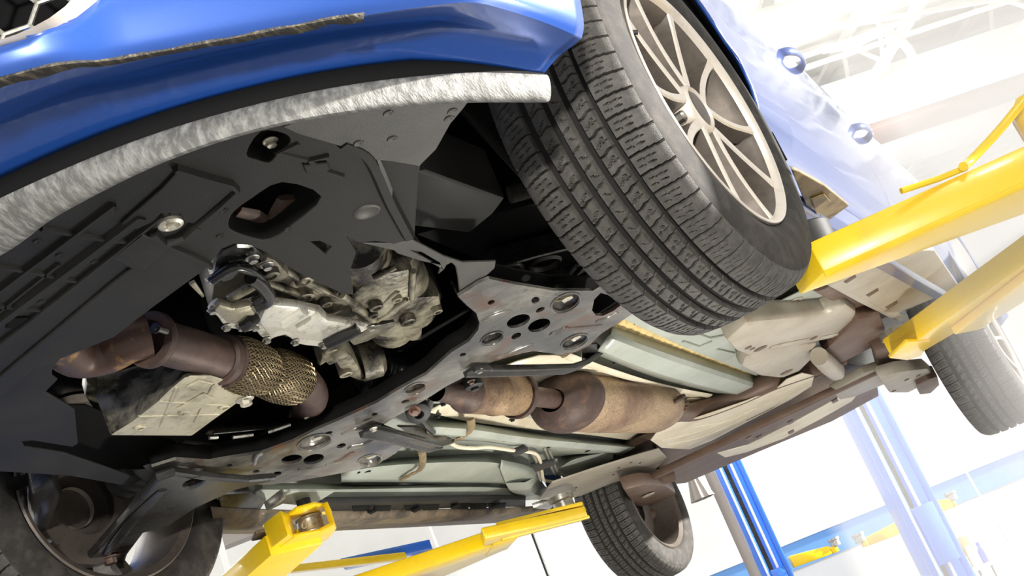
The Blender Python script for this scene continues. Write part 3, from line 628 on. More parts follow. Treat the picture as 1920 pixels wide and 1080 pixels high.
# pressed beads on the plate
def bead(pp, r, m='subframe', z=SZ, name='pressed_bead', par=None):
    P = cr(ZP(pp, z), 5); n = len(P); MB().tube(P, [r*(.35+.65*math.sin(math.pi*min(max(i/(n-1), .04), .96))**.4) for i in range(n)], 12, sq=(1, .28)).build(name, M[m], par or sf, smooth=60)
bead([(905, 602), (930, 590), (958, 583)], .012, 'subframe'); bead([(1033, 625), (1048, 622), (1062, 613)], .013, 'subframe')
bead([(1062, 616), (1095, 614), (1128, 610)], .009); bead([(1118, 602), (1140, 596), (1158, 585)], .009, 'subframe'); bead([(935, 672), (965, 658), (1000, 645)], .010, 'subframe')
bead([(985, 545), (1015, 552), (1045, 555)], .008)
bead([(640, 815), (668, 805), (690, 810)], .014); bead([(655, 838), (680, 834), (705, 822)], .016, 'subframe'); bead([(610, 872), (640, 862), (660, 848)], .012)
bead([(560, 880), (600, 876), (640, 868)], .008, 'subframe')
MB().tube(cr(ZP([(477, 870), (482, 856), (492, 850)], SZ-.006), 4), .004, 8).build('spot_weld_tab', M['steel'], sf)
plate2('dark_hole_backing', [p+Vector((-.01, .045, .042)) for p in ZP(lower, SZ)], .004, M['dark'], sf)  # dark sheet added so the subframe holes look shaded
# front cross panel (dark) between subframe and undertray, with weld flange
P = cr(ZP([(385, 815), (480, 806), (560, 795), (640, 768), (690, 730)], .25), 4)
MB().loft([P, [p+Vector((-.02, .05, .03)) for p in P]]).build('subframe_wall', M['blacksteel'], sf, solid=.003)
for a, b, c_, d_ in ((392, 821, 408, 820), (436, 820, 474, 815), (503, 810, 545, 796), (572, 784, 600, 770)):
    p, q = Z(a, b, .235), Z(c_, d_, .235); MB().tube([p, q], .004, 6).build('weld_tab', M['steel'], sf)
# black brace bars
def bar(pp, w, h, name, m, z, parent=car):
    P = ZP(pp, z) if not isinstance(z, (list, tuple)) else [Z(a, b, zz) for (a, b), zz in zip(pp, z)]
    mb = MB(); rows = []
    for i, p_ in enumerate(P):
        t = (P[min(i+1, len(P)-1)]-P[max(i-1, 0)]).normalized(); n = Vector((t.y, -t.x, 0)).normalized()
        rows.append([p_+n*w/2, p_+n*w/2-Vector((0, 0, h)), p_+n*w*.3-Vector((0, 0, h)), p_+n*w*.2-Vector((0, 0, h*.55)), p_-n*w*.2-Vector((0, 0, h*.55)), p_-n*w*.3-Vector((0, 0, h)), p_-n*w/2-Vector((0, 0, h)), p_-n*w/2])
    mb.loft(rows, closed=True); k = len(rows[0]); mb.f += [tuple(range(k)), tuple((len(rows)-1)*k+i for i in range(k))[::-1]]
    return mb.build(name, m, parent, bevel=.0015, smooth=30)
bar([(878, 691), (935, 690), (1000, 689), (1065, 687), (1092, 678), (1118, 660)], .036, .014, 'subframe_brace', M['blacksteel'], [.195, .195, .20, .205, .22, .245])
plate('brace_foot', ZP([(1090, 655), (1108, 646), (1120, 645), (1138, 660), (1115, 672), (1092, 680)], .235), .006, M['blacksteel'], car)
hexbolt(Z(898, 694, .186), DN, .006, M['steel'], car)
bar([(688, 803), (730, 812), (780, 826), (812, 834), (835, 828)], .045, .014, 'subframe_brace', M['blacksteel'], [.19, .195, .20, .21, .225])
plate('brace_foot', ZP([(745, 800), (790, 800), (830, 815), (850, 828), (812, 832)], .235), .006, M['blacksteel'], car)
hexbolt(Z(700, 803, .178), DN, .006, M['bolt'], car)
# anti-roll link and bushing by the heat shield
mb = MB(); mb.lathe([(-.015, .022), (.015, .022), (.018, .016), (.018, .010), (.024, .010), (.024, 0)], Z(885, 714, .222), DN, 28); mb.build('rubber_bush', M['rubber'], car); hexbolt(Z(883, 714, .20), DN, .006, M['rusty'], car)
mb = MB(); mb.lathe([(-.015, .028), (.012, .028), (.016, .02), (.016, .012), (.006, .010), (.006, 0)], Z(783, 770, .20), (.3, -.5, -.8), 28); mb.build('rubber_bush', M['rubber'], car); hexbolt(Z(777, 770, .188), (.3, -.5, -.8), .009, M['rusty'], car)
MB().tube(cr(ZP([(795, 785), (803, 765), (812, 735), (816, 728)], .23), 4), .009, 8).build('hanger_rod', M['blacksteel'], car)
MB().tube(cr(ZP([(785, 782), (800, 800), (812, 810)], .22), 4), .008, 8).build('hanger_rod', M['blacksteel'], car)
# upper tower seen between subframe and tyre
tw = block('suspension_tower', [(918, 520), (935, 505), (1080, 466), (1110, 490), (1130, 530), (1110, 543), (1030, 535), (960, 530)], .30, .05, M['blacksteel'], car, .006)
o1 = pell(1022, 493, 29, 10, -16, .297); c = sum(o1, Vector())/len(o1)
mb = MB(); mb.loft([[p.lerp(c, -.15) for p in o1], [p-Vector((0, 0, .006)) for p in o1], [p.lerp(c, .2)+Vector((0, 0, .01)) for p in o1]], closed=True); mb.build('tower_ring', M['dusty'], tw)
MB().tube(cr(ZP([(925, 512), (955, 498), (978, 498), (980, 515), (974, 522)], .292), 4), .004, 8).build('tower_edge', M['subframe'], tw)
MB().tube(cr(ZP([(1080, 500), (1096, 494), (1074, 520), (1075, 532), (1092, 536), (1108, 538)], .292), 4), .005, 8).build('tower_edge', M['subframe'], tw)
MB().tube(ZP([(925, 505), (1010, 480), (1085, 462)], .30), .003, 6).build('tower_edge', M['steel'], tw)
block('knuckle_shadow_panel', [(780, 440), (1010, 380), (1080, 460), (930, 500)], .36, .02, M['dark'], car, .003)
# tie rod boot near the wheel
mb = MB(); P = [Z(955, 366, .28).lerp(Z(1004, 352, .28), k/29) for k in range(30)]; mb.tube(P, [.013+.002*math.cos(k*math.pi) for k in range(30)], 16); mb.build('tie_rod_boot', M['dusty'], car)
# ---- wheels
def make_tyre(name, R=.335, hw=.113, pitches=68, sub=20):
    NT = pitches*sub; tread = 66
    # cross-section: u across the tread (-1..1), then shoulders and sidewalls down to the bead
    xs = np.linspace(-1, 1, tread); tx = xs*hw*.90; tr = R-.010*np.abs(xs)**2.6-.004*np.clip(np.abs(xs)-.86, 0, 1)*8
    side = [(hw*.965, R-.022), (hw*.995, R-.034), (hw*1.0, R-.036), (hw*1.03, R-.060), (hw*1.04, R-.075), (hw*1.025, R-.088), (hw*.985, R-.098), (hw*.95, R-.104), (hw*.90, R-.110), (hw*.80, R-.114)]
    cx = np.concatenate([-np.array([a for a, b in side][::-1]), tx, np.array([a for a, b in side])]); cr_ = np.concatenate([np.array([b for a, b in side][::-1]), tr, np.array([b for a, b in side])])
    ns = len(side); NC = len(cx)
    th = np.arange(NT)*2*math.pi/NT; ph = (np.arange(NT) % (pitches*sub))/sub
    U, Pp = np.meshgrid(xs, ph)           # rows: angle
    dep = np.zeros_like(U)
    def groove(d, w): return np.clip(1-(np.abs(d)/w)**2.2, 0, 1)**.5
    for g in (-.50, -.155, .165, .51): dep = np.maximum(dep, np.where(np.abs(U-g) < .058, 1, 0))
    def fr(x): return (x-np.floor(x+.5))
    au = np.abs(U); sg = np.sign(U)
    # shoulder: curved lateral groove per pitch, two short sipes between
    sh = (au > .55)
    lat = fr(Pp-.30*(au-.55)**1.3*1.6+np.where(sg > 0, .35, 0)); dep = np.maximum(dep, np.where(sh & (np.abs(lat) < .05), .85, 0))
    lat2 = fr(Pp+.36-.30*(au-.55)**1.3*1.6+np.where(sg > 0, .35, 0)); dep = np.maximum(dep, np.where((au > .62) & (au < .86) & (np.abs(au-.74) > .02) & (np.abs(lat2) < .026), .5, 0))
    lat3 = fr(Pp-.33-.30*(au-.55)**1.3*1.6+np.where(sg > 0, .35, 0)); dep = np.maximum(dep, np.where((au > .66) & (au < .88) & (np.abs(au-.76) > .02) & (np.abs(lat3) < .026), .5, 0))
    # intermediate ribs: S-shaped cross groove and diagonal sipe
    ir = (au > .19) & (au < .47)
    v = (au-.19)/.28
    sl = fr(Pp+.10*np.sin((v-.5)*math.pi*1.6)*sg+np.where(sg > 0, .1, .6)); dep = np.maximum(dep, np.where(ir & (np.abs(sl) < .05), .7, 0))
    dg = fr(Pp*1.0+.75*v*sg+.25); dep = np.maximum(dep, np.where(ir & (v > .15) & (v < .8) & (np.abs(dg) < .03), .5, 0))
    d3 = fr(Pp+.5+.1*v); dep = np.maximum(dep, np.where(ir & (v > .55) & (np.abs(d3) < .03), .5, 0))
    # centre rib: cross sipes in a zigzag
    ce_ = au < .125
    cz = fr(Pp*1.0+U*1.4); dep = np.maximum(dep, np.where(ce_ & (np.abs(cz) < .035), .5, 0))
    c2_ = fr(Pp+.5-U*2.2); dep = np.maximum(dep, np.where(ce_ & (U > -.03) & (np.abs(c2_) < .03), .5, 0))
    rr = np.tile(cr_, (NT, 1)); rr[:, ns:ns+tread] -= dep*.009
    # fine radial ticks on the upper sidewall
    tick = np.where((np.arange(NT) % sub) < 2, .0035, 0)
    for j in (ns-1, ns+tread): rr[:, j] -= np.roll(tick, int(sub*.12) if j < 40 else int(-sub*.2))
    X = np.tile(cx, (NT, 1)); Y = rr*np.cos(th)[:, None]; Zz = rr*np.sin(th)[:, None]
    verts = np.stack([X, Y, Zz], -1).reshape(-1, 3)
    i = np.arange(NT)[:, None]; j = np.arange(NC-1)[None, :]
    a = i*NC+j; b = ((i+1) % NT)*NC+j
    faces = np.stack([a, a+1, b+1, b], -1).reshape(-1, 4)
    me = bpy.data.meshes.new(name); me.vertices.add(len(verts)); me.vertices.foreach_set('co', verts.ravel())
    nf = len(faces); me.loops.add(nf*4); me.loops.foreach_set('vertex_index', faces.ravel()); me.polygons.add(nf); me.polygons.foreach_set('loop_start', np.arange(0, nf*4, 4)); me.polygons.foreach_set('loop_total', np.full(nf, 4))
    me.materials.append(M['tyre']); me.materials.append(M['tyrewall']); me.materials.append(M['groove'])
    dfull = np.zeros((NT, NC)); dfull[:, ns:ns+tread] = dep
    dmin = np.minimum(np.minimum(dfull[:, :-1], dfull[:, 1:]), np.minimum(np.roll(dfull, -1, 0)[:, :-1], np.roll(dfull, -1, 0)[:, 1:]))
    mi = np.zeros((NT, NC-1), int); mi[:, :ns-1] = 1; mi[:, ns+tread:] = 1; mi[dmin > .3] = 2
    me.polygons.foreach_set('material_index', mi.ravel()); me.update(calc_edges=True); me.validate()
    me.polygons.foreach_set('use_smooth', [True]*nf); me.set_sharp_from_angle(angle=math.radians(35)); me.update()
    return me
tyre_me = make_tyre('tyre')
RR_ = .2265
def make_rim():
    parts = {}
    mb = MB()        # barrel with bright lip; axis X, outside +X
    prof = [(.108, RR_-.002), (.112, RR_+.003), (.110, RR_+.004), (.098, RR_+.002), (.09, RR_-.012), (.03, RR_-.022), (-.06, RR_-.024), (-.095, RR_-.012), (-.108, RR_+.002), (-.112, RR_-.002), (-.100, RR_-.018), (-.06, RR_-.030), (.03, RR_-.030), (.085, RR_-.022), (.100, RR_-.012), (.106, RR_-.006)]
    mb.lathe(prof, (0, 0, 0), (1, 0, 0), 96, close=True); parts['barrel'] = (mb.v[:], mb.f[:])
    lipm = MB(); lipm.lathe([(.100, RR_-.0115), (.108, RR_-.008), (.1135, RR_-.003), (.1135, RR_+.002), (.109, RR_+.004)], (0, 0, 0), (1, 0, 0), 96); parts['lip'] = (lipm.v, lipm.f)
    sp = MB()
    def spoke(a, off0, off1, r0, r1):
        ur = Vector((0, math.cos(a), math.sin(a))); ut = Vector((0, -math.sin(a), math.cos(a))); rows = []
        for k in range(9):
            t = k/8; r = r0+(r1-r0)*t; off = off0+(off1-off0)*(t**1.7); w = .0070+.0016*(1-t)+.004*max(0, t-.82)*6; top = .094+.010*t-.016*math.sin(math.pi*t)*.25; bot = .045+.035*t**2
            c = ur*r+ut*off; X = Vector((1, 0, 0))
            rows.append([c-ut*(w+.0065)+X*bot, c-ut*w+X*(top-.003), c-ut*(w-.003)+X*top, c+ut*(w-.003)+X*top, c+ut*w+X*(top-.003), c+ut*(w+.0065)+X*bot])
        sp.loft(rows, closed=True)
    A0_ = math.radians(8)
    for k in range(5):
        a = A0_+2*math.pi*k/5
        for s in (-1, 1): spoke(a, s*.024, s*.066, .034, RR_-.014)
    parts['spokes'] = (sp.v, sp.f)
    hub = MB(); hub.lathe([(.03, .050), (.085, .047), (.095, .043), (.098, .038), (.092, .0335), (.090, .033)], (0, 0, 0), (1, 0, 0), 60); parts['hub'] = (hub.v, hub.f)
    pk = MB()
    for k in range(5):   # recessed floor between the twin spokes
        a = A0_+2*math.pi*k/5; ur = Vector((0, math.cos(a), math.sin(a))); ut = Vector((0, -math.sin(a), math.cos(a))); X = Vector((1, 0, 0))
        rows = []
        for r, w, h in ((.040, .024, .062), (.060, .025, .056), (.085, .028, .056), (.120, .033, .058), (.128, .036, .045), (.128, .036, .020)):
            rows.append([ur*r-ut*w+X*h, ur*r-ut*w*.4+X*h, ur*r+ut*w*.4+X*h, ur*r+ut*w+X*h])
        pk.loft(rows)
    parts['pocket'] = (pk.v, pk.f)
    cap = MB(); cap.lathe([(.088, .0335), (.0935, .0325), (.0955, .030), (.0965, .02), (.097, 0)], (0, 0, 0), (1, 0, 0), 40); parts['cap'] = (cap.v, cap.f)
    nut = MB(); nut.lathe([(.054, .0125), (.060, .0125), (.061, .0105)], (0, 0, 0), (1, 0, 0), 20)
    nut.prism([Vector((.058, .0095*math.cos(k*math.pi/3), .0095*math.sin(k*math.pi/3))) for k in range(6)], (.022, 0, 0)); nut.lathe([(.080, .0095), (.084, .007), (.085, 0)], (0, 0, 0), (1, 0, 0), 12); parts['nut'] = (nut.v, nut.f)
    disc = MB(); disc.lathe([(-.005, .08), (-.005, .150), (.019, .150), (.019, .08), (.045, .075), (.045, 0)], (0, 0, 0), (1, 0, 0), 48); parts['disc'] = (disc.v, disc.f)
    return parts, A0_
rim_parts, RA = make_rim()
def mk(n, key, m, sm=35): 
    v, f = rim_parts[key]; me = bpy.data.meshes.new(n); me.from_pydata([tuple(x) for x in v], [], f)
    bm = bmesh.new(); bm.from_mesh(me); bmesh.ops.recalc_face_normals(bm, faces=bm.faces); bm.to_mesh(me); bm.free(); fin(me, M[m], sm); return me
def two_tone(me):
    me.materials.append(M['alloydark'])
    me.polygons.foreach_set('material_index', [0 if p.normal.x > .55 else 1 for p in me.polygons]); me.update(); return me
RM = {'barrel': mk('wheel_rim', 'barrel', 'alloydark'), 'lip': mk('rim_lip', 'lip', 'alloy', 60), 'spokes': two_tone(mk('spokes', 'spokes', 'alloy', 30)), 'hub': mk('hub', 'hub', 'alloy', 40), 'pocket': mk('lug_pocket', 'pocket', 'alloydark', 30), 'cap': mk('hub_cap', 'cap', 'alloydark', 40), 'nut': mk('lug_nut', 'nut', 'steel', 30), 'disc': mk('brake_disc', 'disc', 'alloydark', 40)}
def wheel(c, yaw, roll, spin, label):
    rot = (Matrix.Rotation(yaw, 4, 'Z') @ Matrix.Rotation(roll, 4, 'Y') @ Matrix.Rotation(spin, 4, 'X')).to_euler()
    def put(nm, me, par, sh=None):
        o = bpy.data.objects.new(nm, me); COL.objects.link(o); o.location = c; o.rotation_euler = rot
        if sh is not None:
            o.location = Vector(c)+rot.to_matrix() @ Vector(sh)
        setp(o, par); return o
    ty = put('tyre', tyre_me, car); ty['label'] = label
    rim = put('wheel_rim', RM['barrel'], car); rim['label'] = 'alloy rim inside the '+label
    for nm, k in (('rim_lip', 'lip'), ('spokes', 'spokes'), ('hub', 'hub'), ('lug_pocket', 'pocket'), ('hub_cap', 'cap')): put(nm, RM[k], rim)
    for k in range(5):
        a = RA+2*math.pi*k/5; put('lug_nut', RM['nut'], rim, (0, .057*math.cos(a), .057*math.sin(a)))
    put('brake_disc', RM['disc'], car)
    return ty, rim
FLc = Vector((.9016, -.0232, .2901)); stn = Vector((math.cos(.0533), -math.sin(.0533), -.0094)).normalized()
wheel(FLc-stn*.108, -.0533, .0094, math.radians(48), 'large front tyre beside the bumper')
wheel((-.800, .01, .30), math.pi-.0533, -.0094, .4, 'front tyre seen from its inner side')
wheel((.775, 2.85, .105), 0, 0, .2, 'washed-out rear tyre behind the yellow arm')
wheel((-.80, 2.85, .10), math.pi, 0, .9, 'rear tyre below the sill')
vs = FLc-stn*.03; mb = MB(); a = math.radians(152); 
mb.tube([vs+Vector((0, .205*math.cos(a), .205*math.sin(a))), vs+Vector((.02, .190*math.cos(a), .190*math.sin(a)))], .004, 8); mb.build('valve_stem', M['rubber'], car)
# ---- left body side (door skins)
prof = [(.845, .185), (.872, .192), (.888, .215), (.893, .262), (.900, .275), (.893, .305), (.896, .335), (.914, .368), (.922, .41), (.926, .50), (.925, .58), (.920, .66), (.912, .74), (.900, .82), (.880, .90), (.855, .955)]
pz = [b for a, b in prof]
def bx_(z):
    for (x0, z0), (x1, z1) in zip(prof, prof[1:]):
        if z <= z1: return x0+(x1-x0)*(z-z0)/(z1-z0)
    return prof[-1][0]
def side_panel(name, y0f, y1f, zlo, zhi, m, sgn=1, ny=14, dx=0):
    zs = sorted(set([zlo, zhi]+[z for z in pz if zlo < z < zhi]+list(np.linspace(zlo, zhi, 14))))
    rows = []
    for z in zs:
        a, b = y0f(z), y1f(z); rows.append([Vector((sgn*(bx_(z)-.02*max(0, (a+(b-a)*k/ny-2.3))**2*.5+dx), a+(b-a)*k/ny, z)) for k in range(ny+1)])
    mb = MB(); mb.loft(rows); return mb.build(name, m, car, smooth=50, solid=.004, rim=False)
def fy(z): return .300+.02*math.sin((z-.28)*5) if z < .55 else .30-(max(0, z-.55)/.16)**2*.3
def farch(z):      # rear edge of the front arch
    r = .40; d = z-.29
    return .305 if z < .5 else (math.sqrt(max(.0, r*r-d*d))*.76 if d < r else 0.0)
def rarch(z):
    r = .39; d = z-.17
    return 2.85-(math.sqrt(max(0, r*r-d*d)) if abs(d) < r else 0)
for sgn in (1, -1):
    zl = .262 if sgn > 0 else .36
    f_ = side_panel('front_wing', lambda z: farch(z), lambda z: .52+.10*(z-.3), zl, .90, M['paint'], sgn)
    d1 = side_panel('front_door', lambda z: .52+.10*(z-.3), lambda z: 1.45-.10*(z-.3), zl, .955, M['paint'], sgn)
    d2 = side_panel('rear_door', lambda z: 1.453-.10*(z-.3), lambda z: min(2.45, rarch(z)-.01), zl, .955, M['paint'], sgn)
    q_ = side_panel('quarter_panel', lambda z: max(min(2.456, rarch(z)), 2.3) if z < .56 else 2.456, lambda z: 3.2 if z > .56 else rarch(z)+.01, .262, .955, M['paint'], sgn) if False else None
    if sgn > 0: side_panel('sill_panel', lambda z: .34, lambda z: 2.42, .185, .26, M['paint'], sgn)
    # quarter panel with round arch
    rows = []
    for k in range(26):
        t = math.radians(180-k*180/25); rows.append([Vector((sgn*(bx_(max(.19, .17+.39*math.sin(t)))), 2.85+.39*math.cos(t), .17+.39*math.sin(t))), Vector((sgn*bx_(.62), 2.85+.46*math.cos(t), min(.64, .17+.47*math.sin(t)+.04))), Vector((sgn*bx_(.8), 2.85+.5*math.cos(t), .8)), Vector((sgn*.855, 2.85+.5*math.cos(t), .955))])
    mb = MB(); mb.loft(rows); mb.build('quarter_panel', M['paint'], car, smooth=50, solid=.004)
    # arch edge flange
    P = [Vector((sgn*(bx_(z)+.001), farch(z)-.001, z)) for z in np.linspace(.262, .68, 20)]; MB().tube(P, .004, 8).build('arch_flange', M['paint'], f_)
    for d, (yy, zz) in ((d1, (1.13, .765)), (d2, (2.02, .80))):
        if sgn > 0: c0 = ZX(1487, 112, .915) if d is d1 else ZX(1611, 252, .915)
        else: c0 = Vector((-.915, yy, zz))
        x0 = sgn*bx_(c0.z); yy, zz = c0.y, c0.z
        pts = cr([Vector((x0-sgn*.005, yy-.085, zz)), Vector((x0+sgn*.020, yy-.06, zz)), Vector((x0+sgn*.030, yy, zz+.004)), Vector((x0+sgn*.022, yy+.06, zz+.002)), Vector((x0-sgn*.004, yy+.085, zz))], 5)
        hn = MB().tube(pts, .009, 12, sq=(.7, 1.5)).build('door_handle', M['paint'], d, smooth=60)
# inner side of cabin (dark, closes the body)
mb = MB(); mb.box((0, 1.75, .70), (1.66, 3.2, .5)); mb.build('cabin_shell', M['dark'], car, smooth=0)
# underseal plate behind the front tyre and lower wing
us = plate('wing_underside', ZP([(1484, 318), (1498, 322), (1548, 350), (1592, 386), (1556, 412), (1532, 418), (1518, 400)], .205), .01, M['gold'], car); us['label'] = 'gold brown underseal behind the front tyre'
plate('underseal_patch', ZP([(1520, 372), (1545, 362), (1556, 375), (1530, 400)], .203), .003, M['gold'], us, down=True)
block('sill_end', [(1522, 418), (1540, 405), (1538, 420), (1528, 432)], .20, .02, M['dark'], us, .002)
# ---- floor pan
FZ = .295
fp = plate('floor_pan', [Vector((-.80, .42, FZ)), Vector((.80, .42, FZ)), Vector((.84, 2.45, FZ)), Vector((.6, 3.6, FZ)), Vector((-.6, 3.6, FZ)), Vector((-.84, 2.45, FZ))], .004, M['floor'], car)
fp['label'] = 'pale green primer floor pan'
def strip(rows, name, m, parent=fp, n=24, solid=.003, smooth=30):
    """rows: list of (pixel polyline, level) from one edge to the other, lofted"""
    C_ = [resample(ZP(pp, z), n) for pp, z in rows]; return MB().loft(C_).build(name, m, parent, solid=solid, smooth=smooth)
# left rail with sealant seam
lr = strip([([(1150, 606), (1280, 652), (1430, 706)], .290), ([(1146, 626), (1275, 672), (1424, 722)], .240), ([(1140, 632), (1270, 680), (1420, 728)], .228), ([(1122, 655), (1250, 704), (1395, 742)], .226), ([(1118, 664), (1246, 712), (1392, 748)], .262)], 'left_rail', M['floor'])
sm = [Z(*p, .284) for p in ((1150, 606), (1215, 629), (1280, 652), (1350, 677), (1425, 704))]
mb = MB(); P = resample(sm, 90); mb.tube(P, [.017*(1+.18*math.sin(i*1.9)+.1*math.sin(i*.7)) for i in range(90)], 8, sq=(1.5, .5)); mb.build('sealant_seam', M['sealant'], lr)
for k, (a, b) in enumerate(((1213, 682), (1289, 703), (1346, 718), (1180, 668))):
    mb = MB(); mb.lathe([(0, .011), (.001, .010), (.001, 0)], Z(a, b, .227), DN, 14); mb.build('drain_hole', M['dark'], lr)
# pressed outer floor on the left with tank
plate('floor_panel', ZP([(1150, 590), (1215, 580), (1330, 600), (1440, 575), (1460, 690), (1420, 706), (1290, 655)], .262), .006, M['floor'], fp)
for pp in ([(1280, 640), (1310, 650), (1335, 640)], [(1296, 622), (1330, 634), (1360, 628)], [(1345, 655), (1376, 662), (1400, 648)]):
    MB().tube(ZP(pp, .260), .004, 6).build('floor_bead', M['floor'], fp)
# tunnel heat shield
def tz(x, y): return 0
hs = strip([([(925, 694), (1000, 668), (1060, 668), (1116, 684), (1250, 722), (1400, 752), (1480, 740)], .262), ([(900, 715), (990, 690), (1060, 690), (1240, 745), (1400, 770), (1480, 752)], .285), ([(850, 745), (930, 750), (1040, 775), (1230, 795), (1400, 790), (1480, 765)], .315), ([(800, 772), (880, 790), (1000, 805), (1110, 816), (1240, 832), (1300, 830)], .270)], 'tunnel_heat_shield', M['cream'], fp, n=40, smooth=60)
hs['label'] = 'cream coloured heat shield around the exhaust'
for a, b in ((830, 755), (960, 785), (1125, 807), (1152, 677), (820, 778)):
    hexbolt(Z(a, b, .268), DN, .007, M['rubber'], hs, name='shield_clip')
MB().tube(cr(ZP([(1060, 666), (1140, 695), (1240, 725), (1330, 742)], .258), 5), .010, 10, sq=(1.3, .5)).build('shield_fold', M['cream'], hs)
for pp in ([(1255, 792), (1300, 800), (1330, 790)], [(1268, 800), (1310, 812), (1350, 798)], [(1290, 755), (1330, 752), (1362, 738)], [(1296, 762), (1336, 758), (1366, 745)], [(1290, 748), (1325, 746), (1358, 733)]):
    MB().tube(cr(ZP(pp, .266), 4), .006, 8, sq=(1, .6)).build('shield_fold', M['cream'], hs)
# right rail
rr_ = strip([([(800, 785), (887, 792), (1000, 810), (1140, 828), (1195, 834)], .275), ([(800, 800), (887, 806), (1000, 822), (1145, 836), (1190, 840)], .232), ([(800, 812), (887, 818), (1000, 833), (1140, 845), (1170, 850)], .226), ([(790, 828), (880, 836), (1000, 850), (1120, 862), (1160, 868)], .285)], 'right_rail', M['floor'])
for a, b in ((951, 825), (1032, 837), (1103, 845), (870, 838)):
    mb = MB(); mb.lathe([(0, .014), (.001, .013), (.001, 0)], Z(a, b, .229), DN, 14); mb.build('drain_hole', M['dark'], rr_)
for pp in ([(882, 786), (884, 800), (878, 812), (862, 822), (850, 826)], [(788, 838), (793, 860), (788, 880), (770, 890), (752, 900)]):
    mb = MB(); P = resample(ZP(pp, .228), 40); mb.tube(P, [.008*(1+.2*math.sin(i*2.1)) for i in range(40)], 8, sq=(1.3, .5)); mb.build('sealant_seam', M['gold'], rr_)
# outer right rail with row of holes
orr = strip([([(640, 872), (760, 860), (900, 852), (950, 853)], .29), ([(640, 886), (740, 872), (900, 866), (962, 876), (985, 890)], .245), ([(640, 897), (740, 897), (850, 900), (940, 902), (990, 905)], .236), ([(640, 906), (740, 906), (850, 908), (945, 910), (980, 925)], .27)], 'outer_rail', M['floor'])
for a, b, r in ((688, 885, .012), (708, 887, .016), (730, 886, .011), (748, 891, .018), (801, 889, .010), (816, 890, .016), (942, 895, .014), (956, 895, .010), (966, 893, .015), (672, 886, .006)):
    mb = MB(); mb.lathe([(0, r), (.0015, r*.9), (.0015, 0)], Z(a, b, .242), DN, 16); mb.build('rail_hole', M['dark'], orr)
bead([(830, 888), (865, 892), (905, 894)], .012, 'floor', .241, 'rail_bead', orr)
# bent end bracket of the outer rail
strip([([(940, 862), (985, 872), (1010, 885)], .25), ([(938, 880), (970, 890), (1000, 900)], .228), ([(948, 905), (960, 922), (985, 932)], .215), ([(985, 905), (1000, 925), (1018, 930)], .205), ([(1010, 890), (1022, 912), (1040, 918)], .25)], 'rail_end_bracket', M['floor'], smooth=60)
for a, b in ((976, 905), (972, 915), (990, 925)): 
    mb = MB(); mb.lathe([(0, .009), (.001, .008), (.001, 0)], Z(a, b, .213), DN, 12); mb.build('rail_hole', M['dark'], orr)
# rear floor step right, with brake line clips
bump_ = strip([([(1040, 858), (1090, 845), (1140, 842)], .285), ([(1040, 885), (1075, 862), (1130, 850), (1150, 852)], .24), ([(1060, 896), (1090, 885), (1125, 868), (1148, 858)], .225), ([(1080, 900), (1110, 893), (1140, 875), (1152, 862)], .27)], 'floor_bulge', M['floor'], smooth=70)
mb = MB(); mb.lathe([(0, .022), (.001, .02), (.001, 0)], Z(1106, 886, .227), DN, 16); mb.build('drain_hole', M['dark'], bump_)
# brake and fuel lines
bl = MB().tube(cr(ZP([(843, 829), (860, 838), (890, 840), (915, 838), (960, 844), (1000, 849), (1012, 862), (1016, 885), (1020, 900), (1036, 903)], .222), 5), .0062, 10).build('brake_line', M['cream'], car, smooth=60); bl['label'] = 'cream coated brake line'
MB().tube(cr(ZP([(995, 845), (1004, 860), (1008, 880), (1014, 900)], .226), 5), .006, 10).build('fuel_line', M['steel'], car, smooth=60)
for a in (0, 7): MB().tube(cr(ZP([(1022+a, 842), (1028+a, 858), (1036+a, 880), (1042+a, 890)], .228), 5), .0045, 8).build('fuel_line', M['steel'], car, smooth=60)
for pp in ([(960, 852), (985, 842), (992, 845), (966, 858)], [(997, 876), (1040, 866), (1042, 872), (1004, 886)]):
    block('line_clip', pp, .212, .016, M['rubber'], car, .003)
# ---- right sill
sl = strip([([(400, 905), (640, 908), (930, 910), (1000, 922)], .27), ([(405, 918), (640, 918), (917, 914), (1010, 925)], .232), ([(408, 928), (640, 934), (930, 930), (1060, 925)], .222), ([(408, 936), (640, 944), (975, 938), (1070, 930)], .212)], 'right_sill', M['floor'])
sl['label'] = 'right sill with black plastic strip'
st_ = strip([([(600, 930), (640, 932), (930, 928), (985, 930)], .210), ([(600, 940), (640, 942), (930, 936), (985, 937)], .198), ([(600, 955), (640, 957), (930, 950), (985, 950)], .205)], 'sill_strip', M['plastic'], sl)
for k, (a, b) in enumerate(((660, 953), (700, 953), (758, 952), (846, 949), (915, 948), (790, 951), (880, 949))):
    block('strip_slot', [(a, b-3), (a+34, b-4), (a+32, b+5), (a+2, b+6)], .197, .006, M['dark'], sl, .001)
so = strip([([(395, 950), (500, 955), (640, 957), (985, 950), (1075, 938)], .205), ([(400, 975), (500, 976), (640, 972), (985, 960), (1075, 944)], .188), ([(402, 990), (500, 990), (640, 984), (985, 968), (1078, 950)], .190), ([(402, 1000), (500, 1000), (640, 994), (985, 976), (1078, 957)], .30)], 'sill_underside', M['sill'], sl); so['label'] = 'dirty brown underside of the right sill'
block('jacking_pinch', [(410, 930), (470, 925), (500, 940), (470, 985), (415, 985)], .205, .05, M['blacksteel'], sl, .006)
for a, b in ((697, 962), (779, 959), (852, 953), (930, 950)): block('pinch_notch', [(a-8, b), (a+8, b-6), (a+10, b-3), (a-2, b+3)], .186, .006, M['dark'], sl, .001)
block('jack_block', [(1000, 953), (1035, 940), (1042, 945), (1030, 956)], .185, .02, M['steel'], sl, .002)
